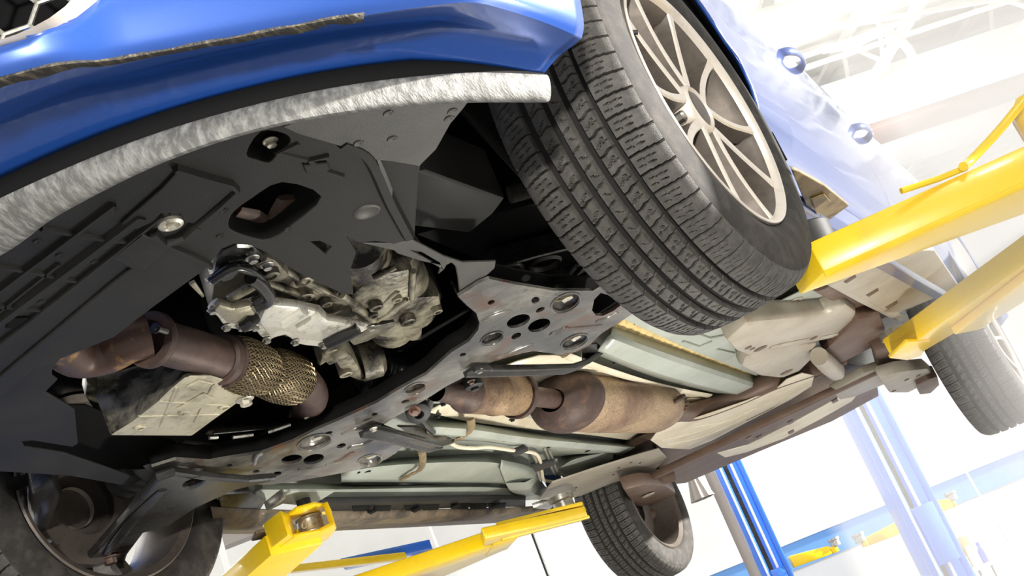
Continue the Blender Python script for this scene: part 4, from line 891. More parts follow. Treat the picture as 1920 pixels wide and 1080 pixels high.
# ---- rear floor, tank and cross members
RZ = .20
rp = plate('rear_crossmember_plate', ZP([(1035, 905), (1110, 880), (1200, 852), (1236, 842), (1250, 858), (1222, 888), (1150, 905), (1090, 930), (1060, 936), (1010, 938)], .19), .006, M['tan'], car); rp['label'] = 'grey rear cross panel behind the right floor'
for a, b in ((1200, 868), (1183, 867), (1150, 890), (1080, 914), (1160, 877)):
    mb = MB(); mb.lathe([(0, .007), (.001, .006), (.001, 0)], Z(a, b, .19), DN, 12); mb.build('drain_hole', M['dark'], rp)
block('cross_member', [(1060, 900), (1140, 858), (1230, 820), (1250, 838), (1180, 862), (1090, 898)], .24, .03, M['brown'], car, .004)
# exhaust pipe running to the rear
# catalytic converter
C0, C1 = Z(862, 733, .225), Z(968, 739, .225); ca = C1-C0; L_ = ca.length
mb = MB(); mb.lathe([(-.10, .027), (-.06, .029), (0, .040), (.02, .0525), (L_*.55, .0535)], C0, ca, 40); ct = mb.build('catalytic_converter', M['catdark'], car); ct['label'] = 'rusty catalytic converter'
mb = MB(); mb.lathe([(L_*.10, .0530), (L_*.54, .0542), (L_*.56, .0575), (L_*.60, .0575), (L_*.62, .0550), (L_*.98, .0550)], C0, ca, 40); mb.build('converter_shell', M['cat'], ct)
mb = MB(); mb.lathe([(L_*.96, .052), (L_*.96, .062), (L_*.99, .064), (L_*1.02, .064), (L_*1.05, .058), (L_*1.06, .03)], C0, ca, 40); mb.build('converter_flange', M['catdark'], ct)
MB().tube([C0+ca*1.02, Z(1030, 747, .225), Z(1080, 755, .222)], .027, 28).build('exhaust_pipe', M['rustpipe'], car, smooth=60)
mb = MB(); pth = cr(ZP([(1024, 765), (1045, 745), (1090, 750)], .215), 3)
m0, m1 = Z(1050, 752, .222), Z(1250, 768, .222); ma = m1-m0; ml = ma.length
def oval(name, prof, m, par):
    mb = MB(); rows = []
    d = ma.normalized(); s = d.cross(Vector((0, 0, 1))).normalized(); u = s.cross(d)
    for h, r in prof: rows.append([m0+d*h*ml+s*r*1.12*math.cos(2*math.pi*k/40)+u*r*.86*math.sin(2*math.pi*k/40) for k in range(40)])
    mb.loft(rows, closed=True); return mb.build(name, m, par, smooth=50)
mu = oval('muffler', [(.07, .088), (.30, .093), (.65, .091), (.88, .088), (.94, .078), (.98, .055), (1.0, .032)], M['muffler'], car); mu['label'] = 'spotted rusty oval muffler'
oval('muffler_end_cap', [(-.06, .035), (-.05, .055), (-.02, .082), (.02, .094), (.09, .0955), (.10, .092)], M['catdark'], mu)
oval('muffler_end_cap', [(.03, .094), (.05, .098), (.08, .098), (.10, .094)], M['catdark'], mu)
pp = [Z(1250, 768, .222), Z(1300, 772, .222), Z(1380, 745, .222), Z(1450, 714, .222), Z(1520, 690, .222), Z(1580, 668, .22)]
MB().tube(cr(pp, 6), .034, 24).build('exhaust_pipe', M['brown'], car, smooth=60)
for a, b in ((1272, 748), (1278, 768)):
    mb = MB(); c0 = Z(a, b, .205); mb.tube(cr([c0+Vector((.02*math.cos(t), .02*math.sin(t), .02*math.sin(t)*.3)) for t in np.linspace(0, 6.283, 12)], 2), .007, 8); mb.build('exhaust_clamp', M['catdark'], car)
hexbolt(Z(1282, 765, .19), DN, .008, M['rusty'], car, name='clamp_bolt')
# tank with its pressed edge
tk = block('fuel_tank', [(1400, 606), (1440, 602), (1550, 592), (1570, 580), (1590, 572), (1608, 585), (1604, 612), (1590, 628), (1552, 638), (1470, 655), (1410, 672), (1380, 660), (1362, 640)], .205, .07, M['tan'], car, .022); tk['label'] = 'tan coated fuel tank with rounded edges'
tk2 = block('fuel_tank_bulge', [(1395, 675), (1420, 662), (1500, 648), (1535, 645), (1530, 670), (1505, 695), (1462, 712), (1425, 708), (1390, 690)], .20, .06, M['tan'], tk, .02)
mb = MB(); mb.lathe([(0, .024), (.001, .022), (.001, 0)], Z(1475, 698, .199), DN, 18); mb.build('drain_hole', M['brown'], tk)
for a, b, r in ((1403, 652, .012), (1411, 654, .009), (1426, 654, .022), (1526, 634, .014), (1580, 627, .010)):
    mb = MB(); mb.lathe([(0, r), (.001, r*.9), (.001, 0)], Z(a, b, .204), DN, 14); mb.build('drain_hole', M['brown'], tk)
bead([(1445, 651), (1480, 644), (1515, 637)], .014, 'tan', .204, 'tank_bead', tk); bead([(1538, 633), (1560, 629), (1578, 625)], .012, 'tan', .204, 'tank_bead', tk)
MB().tube(cr(ZP([(1412, 600), (1430, 597), (1470, 596), (1545, 588), (1562, 576), (1588, 566)], .235), 5), .012, 10).build('tank_seam', M['gold'], tk)
# outer floor to the left sill
plate('floor_panel', ZP([(1430, 582), (1500, 548), (1560, 540), (1600, 560), (1560, 585), (1440, 598)], .262), .005, M['floor'], fp)
mb = MB(); mb.lathe([(0, .03), (.002, .028), (.002, .018), (0, .016)], Z(1488, 566, .261), DN, 18, close=False); mb.build('floor_plug', M['tan'], fp)
lsill = plate('left_sill', ZP([(1560, 530), (1640, 500), (1720, 470), (1752, 470), (1800, 540), (1750, 560), (1700, 580), (1676, 590)], .20), .02, M['tan'], car); lsill['label'] = 'tan underside of the left sill with slots'
for a, b in ((1590, 525), (1632, 550), (1668, 573)): block('sill_slot', [(a-8, b+4), (a+14, b-9), (a+16, b-5), (a-3, b+7)], .198, .004, M['brown'], lsill, .001)
MB().tube(ZP([(1560, 528), (1620, 562), (1690, 598)], .205), .010, 8, sq=(1.6, .5)).build('sill_flange', M['tan'], lsill)
MB().tube(ZP([(1545, 535), (1600, 568), (1660, 590)], .24), .02, 8, sq=(1.6, .5)).build('sill_flange', M['brown'], lsill)
# rear subframe: long members across the car
def xbar(name, pa, pb, z, w, h, m, bevel=.006):
    a, b = Z(*pa, z), Z(*pb, z); d = (b-a).normalized(); s = d.cross(Vector((0, 0, 1))).normalized()
    mb = MB(); mb.prism([a-s*w/2, a+s*w/2, a+s*w/2+Vector((0, 0, h)), a-s*w/2+Vector((0, 0, h))], b-a); return mb.build(name, m, car, bevel=bevel)
xbar('rear_crossbar', (1200, 912), (1660, 695), .13, .06, .03, M['brown'], .012)
plate('rear_floor', ZP([(1230, 838), (1400, 770), (1590, 680), (1640, 690), (1648, 742), (1560, 790), (1420, 848), (1285, 906), (1240, 910)], .225), .01, M['brown'], car)
hs2 = plate('rear_heat_shield', ZP([(1220, 826), (1240, 800), (1300, 786), (1400, 752), (1455, 730), (1475, 712), (1505, 700), (1527, 704), (1522, 724), (1485, 748), (1400, 792), (1335, 826), (1292, 843), (1240, 840)], .19), .004, M['cream'], car); hs2['label'] = 'crinkled cream heat shield in front of the rear axle'
plate('rear_heat_shield', ZP([(1345, 850), (1400, 835), (1480, 796), (1560, 752), (1600, 728), (1612, 734), (1598, 752), (1540, 785), (1470, 822), (1400, 848), (1360, 858)], .145), .004, M['cream'], car)
for a, b in ((1482, 792), (1424, 820), (1483, 810), (1565, 752), (1404, 822)): block('shield_notch', [(a-6, b+1), (a+5, b-5), (a+7, b), (a-3, b+5)], .143, .004, M['brown'], hs2, .001)
MB().tube(ZP([(1535, 668), (1552, 684), (1566, 696), (1572, 701)], .17), [.03, .034, .034, .022], 16).build('exhaust_stub', M['tan'], car)
block('rear_subframe', [(1545, 660), (1610, 600), (1650, 590), (1662, 620), (1650, 645), (1610, 665), (1560, 690)], .19, .05, M['brown'], car, .012)
block('rear_subframe', [(1640, 660), (1690, 640), (1720, 660), (1690, 700), (1650, 700)], .15, .05, M['brown'], car, .012)
# rear hub carriers and arms
kn = block('rear_knuckle', [(1648, 710), (1690, 698), (1740, 692), (1752, 702), (1740, 718), (1700, 738), (1668, 738)], .08, .05, M['tan'], car, .012)
for a, b in ((1722, 704), (1700, 712), (1676, 733)): mb = MB(); mb.lathe([(0, .010), (.002, .009), (.002, 0)], Z(a, b, .079), DN, 12); mb.build('knuckle_hole', M['brown'], kn)
block('brake_caliper', [(1720, 722), (1740, 712), (1758, 706), (1762, 722), (1745, 738), (1725, 740)], .06, .05, M['brown'], car, .004)
block('rear_arm', [(1560, 735), (1620, 700), (1650, 690), (1660, 720), (1600, 745), (1575, 750)], .14, .03, M['tan'], car, .006)
kn2 = block('rear_knuckle', [(1170, 920), (1210, 910), (1250, 912), (1268, 925), (1262, 950), (1235, 960), (1190, 950)], .10, .06, M['brown'], car, .012)
for a, b in ((1215, 928), (1240, 945)): mb = MB(); mb.lathe([(0, .03), (.004, .026), (.004, .012), (.001, .01)], Z(a, b, .095), DN, 16); mb.build('knuckle_boss', M['tan'], kn2)
for pp in ([(1240, 826), (1300, 812), (1360, 790)], [(1250, 834), (1320, 818), (1400, 782)], [(1300, 800), (1360, 790), (1420, 764)], [(1400, 788), (1450, 764), (1490, 736)]):
    MB().tube(cr(ZP(pp, .189), 4), .006, 8, sq=(1, .5)).build('shield_fold', M['cream'], hs2)
MB().tube(cr(ZP([(1180, 912), (1215, 905), (1260, 890)], .14), 5), .03, 12).build('rear_arm', M['brown'], car)
MB().tube(cr(ZP([(1200, 975), (1225, 965), (1258, 962)], .06), 5), .03, 14).build('rear_damper', M['brown'], car)
# ---- right front suspension seen at lower left
plate('dark_notch_backing', ZP([(-120, 760), (160, 760), (330, 830), (300, 880), (-120, 880)], .27), .004, M['dark'], car)  # dark sheet added to blacken the see-through notch in the tray
#
ca_ = [(150, 1062), (175, 1040), (215, 995), (262, 940), (295, 902), (330, 890), (400, 900), (470, 905), (520, 900), (440, 920), (370, 952), (320, 985), (270, 1000), (240, 1040), (225, 1085), (140, 1085)]
arm = plate('control_arm', ZP(ca_, .165), .02, M['blacksteel'], car, [pell(362, 907, 20, 8, -20, .165), pell(248, 982, 5, 3, -25, .165)], .006); arm['label'] = 'black stamped control arm'
bead([(200, 1040), (250, 975), (305, 920)], .016, 'blacksteel', .163, 'pressed_bead', arm)
hexbolt(Z(205, 1045, .163), DN, .014, M['rusty'], arm, washer=1.6); hexbolt(Z(80, 1017, .20), DN, .012, M['steel'], car)
mb = MB(); P = [Vector((-.42, 0, .30)).lerp(Vector((-.66, 0, .29)), k/29) for k in range(30)]; mb.tube(P, [.055+.009*math.cos(k*1.6)-.0006*k for k in range(30)], 24); mb.build('drive_shaft_boot', M['rubber'], car)
block('steering_knuckle', [(60, 930), (100, 905), (118, 930), (95, 985), (80, 1025), (62, 1010)], .24, .06, M['blacksteel'], car, .01)
plate('dust_shield', [Vector((-.68, .16*math.cos(t), .30+.16*math.sin(t))) for t in np.linspace(0, 6.2, 4)] and [Vector((-.60+.0*t, 0, .45)) for t in range(0)] or ZP([(10, 905), (60, 895), (60, 905), (20, 930)], .3), .01, M['dark'], car)
# ------------------------------------------------------------------ the lift that carries the car
def edge_prism(name, pxs, z0, z1, m, parent, bevel=.004):
    mb = MB(); mb.prism(ZP(pxs, z0), (0, 0, z1-z0)); return mb.build(name, m, parent, bevel=bevel, smooth=30)
def ext(a, b, z, k):            # continue the edge a->b (pixels, level z) by the factor k
    p, q = Z(*a, z), Z(*b, z); return p, q+(q-p)*k
def arm_box(name, fa, fb, ra, rb, z0, z1, m, parent, k=.9, wall=None):
    p0, p1 = ext(fa, fb, z0, k); q0, q1 = ext(ra, rb, z0, k)
    mb = MB(); mb.prism([p0, p1, q1, q0], (0, 0, z1-z0)); return mb.build(name, m, parent, bevel=.004, smooth=30)
# near arm at upper right
a1 = thing('lift_arm', Z(1560, 520, .03), 'thick yellow lift arm passing behind the big front tyre', 'lift arm', 'yellow arms of the car lift')
arm_box('outer_tube', (1545, 512), (1920, 345), (1500, 553), (1920, 402), .03, .095, M['yellow'], a1)
mb = MB(); p, q = ext((1545, 512), (1920, 345), .03, .9); mb.tube([p+Vector((0, 0, -.002)), q+Vector((0, 0, -.002))], .006, 8); mb.build('weld_bead', M['yellow'], a1)
mb = MB(); mb.lathe([(0, .045), (.03, .045), (.035, .06), (.075, .062), (.08, .055), (.08, 0)], Z(1530, 500, .08), (0, 0, 1), 32); mb.build('lift_pad', M['rubber'], a1)
pts = [Z(1806, 312, .10), Z(1818, 303, .115), Z(1870, 248, .15), Z(1925, 182, .19), Z(1990, 110, .23)]
MB().tube(ZP([(1690, 358), (1760, 335), (1812, 314)], .1), .006, 8).build('weld_bead', M['yellow'], a1)
MB().tube(cr(pts, 6), .0085, 12).build('guard_rod', M['yellow'], a1, smooth=60)
a1b = MB(); a1b.lathe([(-.02, .03), (.0, .036), (.06, .036), (.08, .03), (.1, .012)], Z(1962, 262, .12), (0, .1, 1), 24); a1b.build('arm_gear', M['yellow'], a1)
# rear arm at upper right
a2 = thing('lift_arm', Z(1700, 650, .05), 'yellow lift arm reaching to the rear of the raised car', 'lift arm', 'yellow arms of the car lift')
arm_box('outer_tube', (1672, 672), (1920, 498), (1716, 668), (1920, 548), .05, .115, M['yellow'], a2, k=.8)
mb = MB(); mb.prism(ZP([(1668, 672), (1700, 642), (1745, 640), (1728, 668), (1700, 676)], .045), (0, 0, .012)); mb.build('arm_tip', M['yellow'], a2, bevel=.003)
arm_box('inner_tube', (1790, 628), (1920, 528), (1838, 618), (1920, 566), .025, .05, M['yellow'], a2, k=.8)
mb = MB(); mb.lathe([(0, .04), (.03, .04), (.035, .05), (.06, .05), (.065, 0)], Z(1690, 648, .112), (0, 0, 1), 28); mb.build('lift_pad', M['steel'], a2)
# arm with pad at lower left
a3 = thing('lift_arm', Z(500, 1030, .05), 'yellow lift arm with exposed screw pad at the lower left', 'lift arm', 'yellow arms of the car lift')
pz3 = .06
# housing: bottom plate, top plate, cheek and pillar around the screw cup
edge_prism('housing_floor', [(498, 1036), (520, 1030), (552, 1008), (575, 1003), (600, 998), (627, 984), (630, 994), (618, 1010), (600, 1020), (560, 1030), (515, 1042)], .052, .062, M['yellow'], a3)
edge_prism('housing_roof', [(541, 968), (556, 957), (590, 948), (612, 949), (622, 958), (624, 966), (600, 966), (570, 972), (552, 985)], .108, .118, M['yellow'], a3)
edge_prism('housing_cheek', [(506, 1030), (540, 1004), (556, 1008), (553, 1016), (520, 1036)], .055, .117, M['yellow'], a3)
edge_prism('housing_pillar', [(619, 990), (628, 984), (632, 992), (624, 997)], .055, .116, M['yellow'], a3)
c3 = Z(588, 1002, .062); mb = MB(); mb.lathe([(0, 0), (0, .033), (.006, .034), (.010, .0315), (.036, .0315), (.038, .034), (.043, .033), (.043, 0)], c3, (0, 0, 1), 40); mb.build('screw_cup', M['steel'], a3)
vd = (Vector(CAM)-c3); vd.z = 0; vd.normalize(); sd = Matrix.Rotation(math.radians(-25), 3, 'Z') @ vd
mb = MB(); mb.lathe([(0, .0085), (.003, .0085), (.003, .0048), (-.003, .0045), (-.003, 0)], c3+sd*.031+Vector((0, 0, .022)), sd, 18); mb.build('set_screw', M['bolt'], a3)
mb = MB(); mb.lathe([(0, .018), (.055, .018), (.058, .016)], c3+Vector((0, 0, .045)), (0, 0, 1), 24); mb.build('screw_post', M['blacksteel'], a3)
pp = plate('saddle_plate', ZP([(500, 953), (533, 930), (545, 922), (628, 922), (590, 945), (560, 948), (530, 945), (505, 957)], .150), .008, M['floor'], a3); pp['label'] = 'grey steel saddle plate under the sill'
edge_prism('saddle_lip', [(499, 957), (533, 931), (536, 934), (504, 960)], .138, .158, M['steel'], a3, .001)
arm_box('outer_tube', (508, 1042), (462, 1082), (606, 1020), (545, 1074), .038, .088, M['yellow'], a3, k=6)
edge_prism('end_stop', [(472, 1015), (480, 1000), (502, 996), (510, 1000), (490, 1012)], .098, .105, M['sill'], a3, .002)
# long channel arm at the bottom
a4 = thing('lift_arm', Z(900, 1010, .04), 'long yellow channel lift arm along the bottom edge', 'lift arm', 'yellow arms of the car lift')
arm_box('inner_tube', (1103, 968), (945, 1003), (1090, 978), (940, 1016), .045, .085, M['yellow'], a4, k=.2)
MB().tube([Z(1091, 944, .105), Z(932, 985, .105)], .007, 8).build('channel_flange', M['yellow'], a4)
edge_prism('channel_web', [(1092, 946), (932, 986), (938, 996), (1100, 957)], .09, .102, M['yellow'], a4, .001)
MB().tube([Z(1103, 969, .047), Z(940, 1010, .047)], .007, 8).build('channel_flange', M['yellow'], a4)
arm_box('outer_tube', (972, 1006), (640, 1120), (950, 1030), (650, 1160), .045, .100, M['yellow'], a4, k=1.0)
arm_box('tube_collar', (974, 1006), (925, 1022), (952, 1030), (910, 1044), .042, .104, M['yellow'], a4, k=0)
mb = MB(); mb.lathe([(0, .04), (.03, .04), (.035, .05), (.055, .05), (.06, 0)], Z(1060, 955, .1), (0, 0, 1), 24); mb.build('lift_pad', M['steel'], a4)
# second blue-and-yellow carriage seen between the arms
cg = thing('lift_carriage', Z(720, 1030, -.05), 'blue lift carriage with yellow bar behind the bottom arms', 'carriage')
bb1, bb2 = ZN(806, 1014, BX, 3.1), ZN(640, 1050, BX, 3.1); d = bb2-bb1
mb = MB(); mb.prism([bb1-BX*.05, bb1+BX*.05, bb1+BX*.05-Vector((0, 0, .045)), bb1-BX*.05-Vector((0, 0, .045))], d); mb.build('carriage_bar', M['liftblue'], cg, bevel=.004)
yb1, yb2 = ZN(760, 1037, BX, 3.0), ZN(540, 1062, BX, 3.0); d = yb2-yb1
mb = MB(); mb.prism([yb1-BX*.04, yb1+BX*.04, yb1+BX*.04-Vector((0, 0, .03)), yb1-BX*.04-Vector((0, 0, .03))], d); mb.build('carriage_strut', M['yellow'], cg, bevel=.003)
# columns of this lift (outside the picture, left and right of the car)
for sx, nm in ((1, 'blue lift column carrying the arms beside the big front tyre'), (-1, 'blue lift column carrying the arms on the far side of the car')):
    t = thing('lift_column', (sx*2.05, .72, FLOOR_Z), nm, 'lift column', 'columns of the car lift')
    mb = MB(); mb.box((sx*2.05, .72, (FLOOR_Z+2.4)/2), (.26, .30, 2.4-FLOOR_Z)); mb.build('post', M['liftblue'], t, bevel=.01)
    mb = MB(); mb.box((sx*2.05, .72, FLOOR_Z+.015), (.5, .5, .03)); mb.build('base_plate', M['liftblue'], t, bevel=.004)
    mb = MB(); mb.box((sx*1.90, .72, .10), (.10, .42, .24)); mb.build('carriage', M['yellow'], t, bevel=.01)
lift = thing('car_lift', (0, .72, FLOOR_Z), 'two-post lift with blue columns and yellow arms carrying the car', 'car lift')
def as_part(e, name):       # first child becomes the part, the others its sub-parts
    ch = list(e.children); m = ch[0]; lab = e['label']; m.name = name; setp(m, lift); m['label'] = lab
    for c_ in ch[1:]: setp(c_, m)
    bpy.data.objects.remove(e)
cols = [o for o in bpy.data.objects if o.parent is None and o.name.startswith('lift_column')]
for e in (a1, a2, a3, a4): as_part(e, 'lift_arm')
as_part(cg, 'lift_carriage')
for e in cols: as_part(e, 'lift_column')
# ------------------------------------------------------------------ lifts of the neighbouring bays
def on_wall(px, py, d): return ZN(px, py, BX, d)
def far_column(p_top, p_bot, d, w, label, dark=None):
    a, b = on_wall(*p_top, d), on_wall(*p_bot, d); c = (a+b)/2
    t = thing('lift_column', (c.x, c.y, FLOOR_Z), label, 'lift column', 'columns of neighbouring lifts')
    def bx3(nm, a0, a1, b0, b1, z0, z1, m, bv=.006):
        mb = MB(); o = Vector((c.x, c.y, 0)); mb.prism([o+AX*a0+BX*b0+Vector((0, 0, z0)), o+AX*a1+BX*b0+Vector((0, 0, z0)), o+AX*a1+BX*b1+Vector((0, 0, z0)), o+AX*a0+BX*b1+Vector((0, 0, z0))], (0, 0, z1-z0)); return mb.build(nm, m, t, bevel=bv)
    bx3('post', -w/2, w/2, 0, .28, FLOOR_Z, 2.3, M['liftblue']); bx3('post_flange', -w/2-.03, -w/2+.05, -.06, 0, FLOOR_Z, 2.3, M['liftblue']); bx3('post_flange', w/2-.05, w/2+.0, -.06, 0, FLOOR_Z, 2.3, M['liftblue'])
    bx3('base_plate', -w/2-.12, w/2+.12, -.15, .4, FLOOR_Z, FLOOR_Z+.02, M['liftblue'])
    bx3('slot', -w/2+.07, -w/2+.11, -.01, .0, FLOOR_Z+.1, 2.2, M['blacksteel'], 0)
    bx3('lift_cable', -w/2+.01, -w/2+.03, -.075, -.06, FLOOR_Z+.3, 2.2, M['whiteplastic'], 0); bx3('lift_cable', -w/2+.14, -w/2+.165, -.03, -.01, FLOOR_Z+.3, 2.2, M['whiteplastic'], 0)
    bx3('carriage', -w/2+.05, w/2-.06, -.09, -.01, -.75, -.25, M['liftblue'])
    return t, bx3
far_column((1369, 875), (1455, 1075), 9.0, .26, 'blue lift column standing left of the pale column, near the grey pipe')
far_column((1625, 760), (1790, 1080), 7.2, .30, 'pale blue lift column right of centre at the lower right')
def far_arm(pts, d, label, h=.10):
    P = [on_wall(a, b, d) for a, b in pts]; c = P[0]
    t = thing('far_lift_arm', c, label, 'lift arm', 'yellow arms of neighbouring lifts')
    mb = MB(); mb.prism([P[0], P[1], P[1]+Vector((0, 0, h*.7)), P[0]+Vector((0, 0, h))], BX*.1); mb.build('outer_tube', M['yellow'], t, bevel=.01)
    mb = MB(); q = P[1]+(P[1]-P[0])*.18; mb.prism([P[1], q, q+Vector((0, 0, h*.5)), P[1]+Vector((0, 0, h*.55))], BX*.07); mb.build('inner_tube', M['yellow'], t, bevel=.008)
    mb = MB(); mb.lathe([(0, .05), (.05, .05), (.06, .06), (.08, .06), (.08, 0)], q+Vector((0, 0, h*.5))+BX*.03, (0, 0, 1), 16); mb.build('pad', M['steel'], t)
far_arm([(1490, 1064), (1562, 1038)], 8.9, 'yellow lift arm sticking out right of the left blue column', .12)
far_arm([(1690, 1000), (1632, 1022)], 8.0, 'yellow lift arm reaching left from the pale blue column', .11)
far_arm([(1760, 962), (1790, 950)], 8.2, 'short yellow lift arm right of the pale blue column', .12)
# grey pipe and lamp shade left of the column
p, q = on_wall(1333, 890, 7.5), on_wall(1415, 1080, 7.5); x0 = (p+q)/2
pi = MB(); pi.tube([Vector((x0.x, x0.y, FLOOR_Z)), Vector((x0.x, x0.y, CEIL_Z-.1))], .045, 16); tag(pi.build('drain_pipe', M['pipegrey']), 'dark grey vertical pipe beside the left blue column', 'pipe')
ls = thing('hanging_cone', on_wall(1312, 925, 7.2), 'grey pleated cone hanging next to the dark grey pipe', 'shade')
c = on_wall(1318, 935, 7.2); mb = MB(); rows = []
for h, r in ((0, .105), (.01, .10), (.16, .06), (.20, .05), (.21, .02)): rows.append([c+Vector((r*(1+.08*math.cos(10*t))*math.cos(t), r*(1+.08*math.cos(10*t))*math.sin(t), h)) for t in np.linspace(0, 2*math.pi, 60, endpoint=False)])
mb.loft(rows, closed=True); mb.build('cone', M['pipegrey'], ls); MB().tube([c+Vector((0, 0, .2)), Vector((c.x, c.y, CEIL_Z-.1))], .008, 8).build('cord', M['rubber'], ls)
# hanging cable at far right
cb = cr([on_wall(a, b, 7.0) for a, b in ((1748, 745), (1790, 845), (1850, 950), (1900, 1030))], 6); 
tag(MB().tube(cb, .007, 8).build('hanging_cable', M['cream']), 'thin pale cable hanging at the far right', 'cable')
# black cable behind the bottom arm
cb = [on_wall(985, 965, 7.0), on_wall(1030, 1085, 7.0)]; x0 = cb[0]
tag(MB().tube([cb[0]+(cb[0]-cb[1])*2, cb[1]+(cb[1]-cb[0])*1], .014, 8).build('black_cable', M['rubber']), 'thin black cable behind the long yellow arm', 'cable')
# white ladder-like frame, blue posts behind the lower left
for nm, u, v, lab in (('white_rod', (408, 1000), (425, 1060), 'white rod leaning beside the dark front tyre'), ('white_rod', (798, 975), (815, 1020), 'white rod standing above the blue carriage bar')):
    a, b = on_wall(*u, 7.0), on_wall(*v, 7.0); tag(MB().tube([a+(a-b)*1.0, b+(b-a)*.6], .025, 8).build(nm, M['whiteplastic']), lab, 'rod')
a, b = on_wall(405, 1030, 9.0), on_wall(520, 985, 9.0)
tag(MB().prism([a, b, b+Vector((0, 0, .16)), a+Vector((0, 0, .16))], BX*.2).build('dark_duct', M['pipegrey'], smooth=0), 'dark horizontal duct behind the yellow pad arm', 'duct')
a = on_wall(800, 1085, 7.6); t = thing('lift_column', (a.x, a.y, FLOOR_Z), 'blue lift column cut off by the bottom edge under the long arm', 'lift column', 'columns of neighbouring lifts')
mb = MB(); mb.prism([a-AX*.13-Vector((0, 0, a.z-FLOOR_Z)), a+AX*.13-Vector((0, 0, a.z-FLOOR_Z)), a+AX*.13+BX*.2-Vector((0, 0, a.z-FLOOR_Z)), a-AX*.13+BX*.2-Vector((0, 0, a.z-FLOOR_Z))], (0, 0, a.z-FLOOR_Z+.2)); mb.build('post', M['liftblue'], t, bevel=.008)
mb = MB(); mb.prism([a-AX*.02-BX*.02-Vector((0, 0, a.z-FLOOR_Z)), a+AX*.02-BX*.02-Vector((0, 0, a.z-FLOOR_Z)), a+AX*.02-Vector((0, 0, a.z-FLOOR_Z)), a-AX*.02-Vector((0, 0, a.z-FLOOR_Z))], (0, 0, a.z-FLOOR_Z+.2)); mb.build('slot', M['blacksteel'], t)
# shelf with cartons
sa, sb = on_wall(1815, 1075, 8.5), on_wall(1885, 1052, 8.5); zz = (sa.z+sb.z)/2; sa.z = sb.z = zz
sh = thing('wall_shelf', (sa+sb)/2, 'white shelf on thin legs at the lower right corner', 'shelf')
mb = MB(); mb.prism([sa, sb, sb+BX*.35, sa+BX*.35], (0, 0, .035)); mb.build('board', M['whiteplastic'], sh, bevel=.004)
for t in (.4, .75):
    p = sa.lerp(sb, t)+BX*.1; MB().tube([p, Vector((p.x, p.y, FLOOR_Z))], .012, 8).build('leg', M['pipegrey'], sh)
sdir = (sb-sa).normalized()
for u, w, h, nm, m, lab, cat in ((.26, .10, .24, 'carton', 'carton', 'tall tan carton standing on the white shelf', 'carton'), (.62, .12, .30, 'carton', 'carton', 'wider tan carton behind the blue bottle on the shelf', 'carton')):
    c = sa.lerp(sb, u)+BX*.22+Vector((0, 0, .0355)); mb = MB(); mb.prism([c-sdir*w/2, c+sdir*w/2, c+sdir*w/2+BX*.1, c-sdir*w/2+BX*.1], (0, 0, h)); o_ = mb.build(nm, M[m], None, bevel=.003); tag(o_, lab, cat)
for u, m, lab in ((.15, 'whiteplastic', 'white plastic bottle at the left end of the shelf'), (.67, 'bottle', 'blue plastic bottle at the front of the shelf'), (.41, 'whiteplastic', 'white plastic bottle in the middle of the shelf')):
    c = sa.lerp(sb, u)+BX*.08+Vector((0, 0, .0355)); mb = MB(); mb.lathe([(0, 0), (0, .04), (.12, .04), (.15, .02), (.17, .018), (.17, .022), (.20, .022), (.20, 0)], c, (0, 0, 1), 20); tag(mb.build('bottle', M[m]), lab, 'bottle', 'bottles on the white shelf')
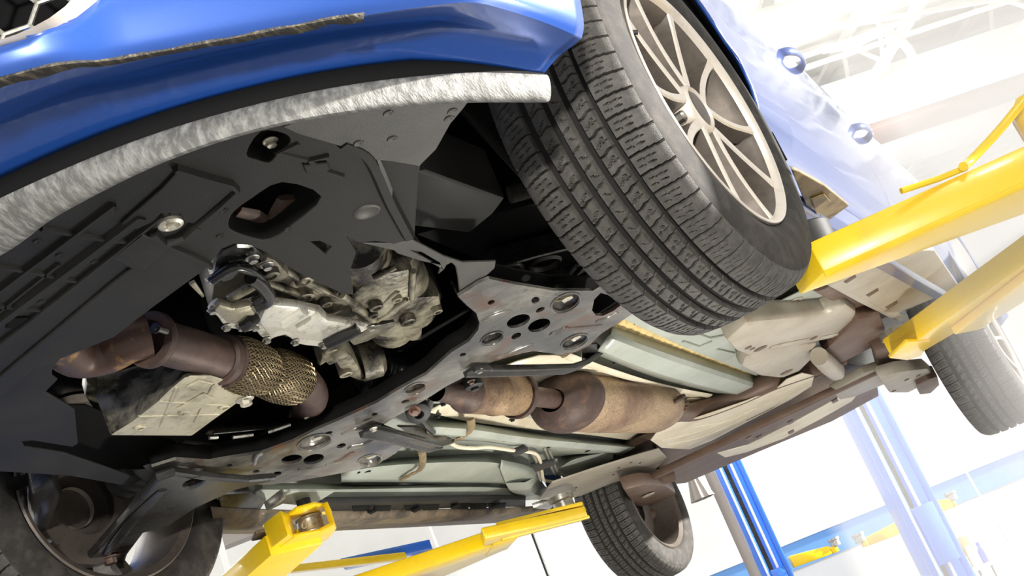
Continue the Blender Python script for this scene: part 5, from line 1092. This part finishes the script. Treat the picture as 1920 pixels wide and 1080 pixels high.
# work lamp on a stand beside the photographer (lights the underside)
wl = thing('work_lamp', (KEY_LOC.x+.12, KEY_LOC.y-.12, FLOOR_Z), 'work lamp on a floor stand lighting the car from below', 'lamp')
dl = (Vector((.3, -.1, .2))-KEY_LOC).normalized(); kb = KEY_LOC-dl*.03
mb = MB(); mb.lathe([(-.14, .03), (-.13, .06), (-.05, .12), (0, .135), (0, .125), (-.04, .11), (-.10, .05)], kb, dl, 32); mb.build('reflector', M['whiteplastic'], wl)
MB().tube([kb-dl*.13, Vector((KEY_LOC.x+.12, KEY_LOC.y-.12, KEY_LOC.z-.2)), Vector((KEY_LOC.x+.12, KEY_LOC.y-.12, FLOOR_Z+.02))], .012, 10).build('stand', M['blacksteel'], wl)
mb = MB(); mb.lathe([(0, 0), (0, .16), (.015, .155), (.02, .03), (.02, 0)], (KEY_LOC.x+.12, KEY_LOC.y-.12, FLOOR_Z), (0, 0, 1), 32); mb.build('base', M['blacksteel'], wl)

fl2 = thing('floor_lamp', (KEY2.x, KEY2.y, FLOOR_Z), 'round work lamp lying on the floor under the car, shining up', 'lamp')
mb = MB(); mb.lathe([(0, 0), (0, .15), (.03, .16), (.18, .16), (.20, .15), (.19, .135), (.05, .12), (.05, 0)], (KEY2.x, KEY2.y, FLOOR_Z), (0, 0, 1), 32); mb.build('housing', M['blacksteel'], fl2)
mb = MB(); mb.tube(cr([Vector((KEY2.x-.16, KEY2.y, FLOOR_Z+.1)), Vector((KEY2.x-.2, KEY2.y, FLOOR_Z+.2)), Vector((KEY2.x-.2, KEY2.y+.1, FLOOR_Z+.2)), Vector((KEY2.x-.12, KEY2.y+.11, FLOOR_Z+.1))], 5), .01, 8); mb.build('handle', M['yellow'], fl2)
# ------------------------------------------------------------------ haze volumes added for the washed-out flare glow
def haze_box(pts, z0, z1, dens_, lab):
    mb = MB(); mb.prism([Vector((a, b, z0)) for a, b in pts], (0, 0, z1-z0)); hz = mb.build('haze', None, None, smooth=0)
    hm = bpy.data.materials.new('flare_haze'); hm.use_nodes = True; hn = hm.node_tree; hn.nodes.clear()
    ho = hn.nodes.new('ShaderNodeOutputMaterial'); hv = hn.nodes.new('ShaderNodeVolumeScatter'); hv.inputs['Color'].default_value = (1, .985, .96, 1); hv.inputs['Density'].default_value = dens_; hv.inputs['Anisotropy'].default_value = 0
    hn.links.new(hv.outputs[0], ho.inputs['Volume']); hz.data.materials.append(hm); tag(hz, lab, 'haze', None, 'stuff')
haze_box([(.975, .25), (2.6, .25), (2.6, 3.2), (.975, 3.2)], -1.5, .95, .55, 'bright haze added along the side of the car for the flare glow')
haze_box([(2.6, 3.25), (2.6, 7.0), (-1.1, 7.0), (-.5, 4.4), (.75, 3.4)], -1.5, 1.5, .12, 'thin haze added behind the car for the flare glow')
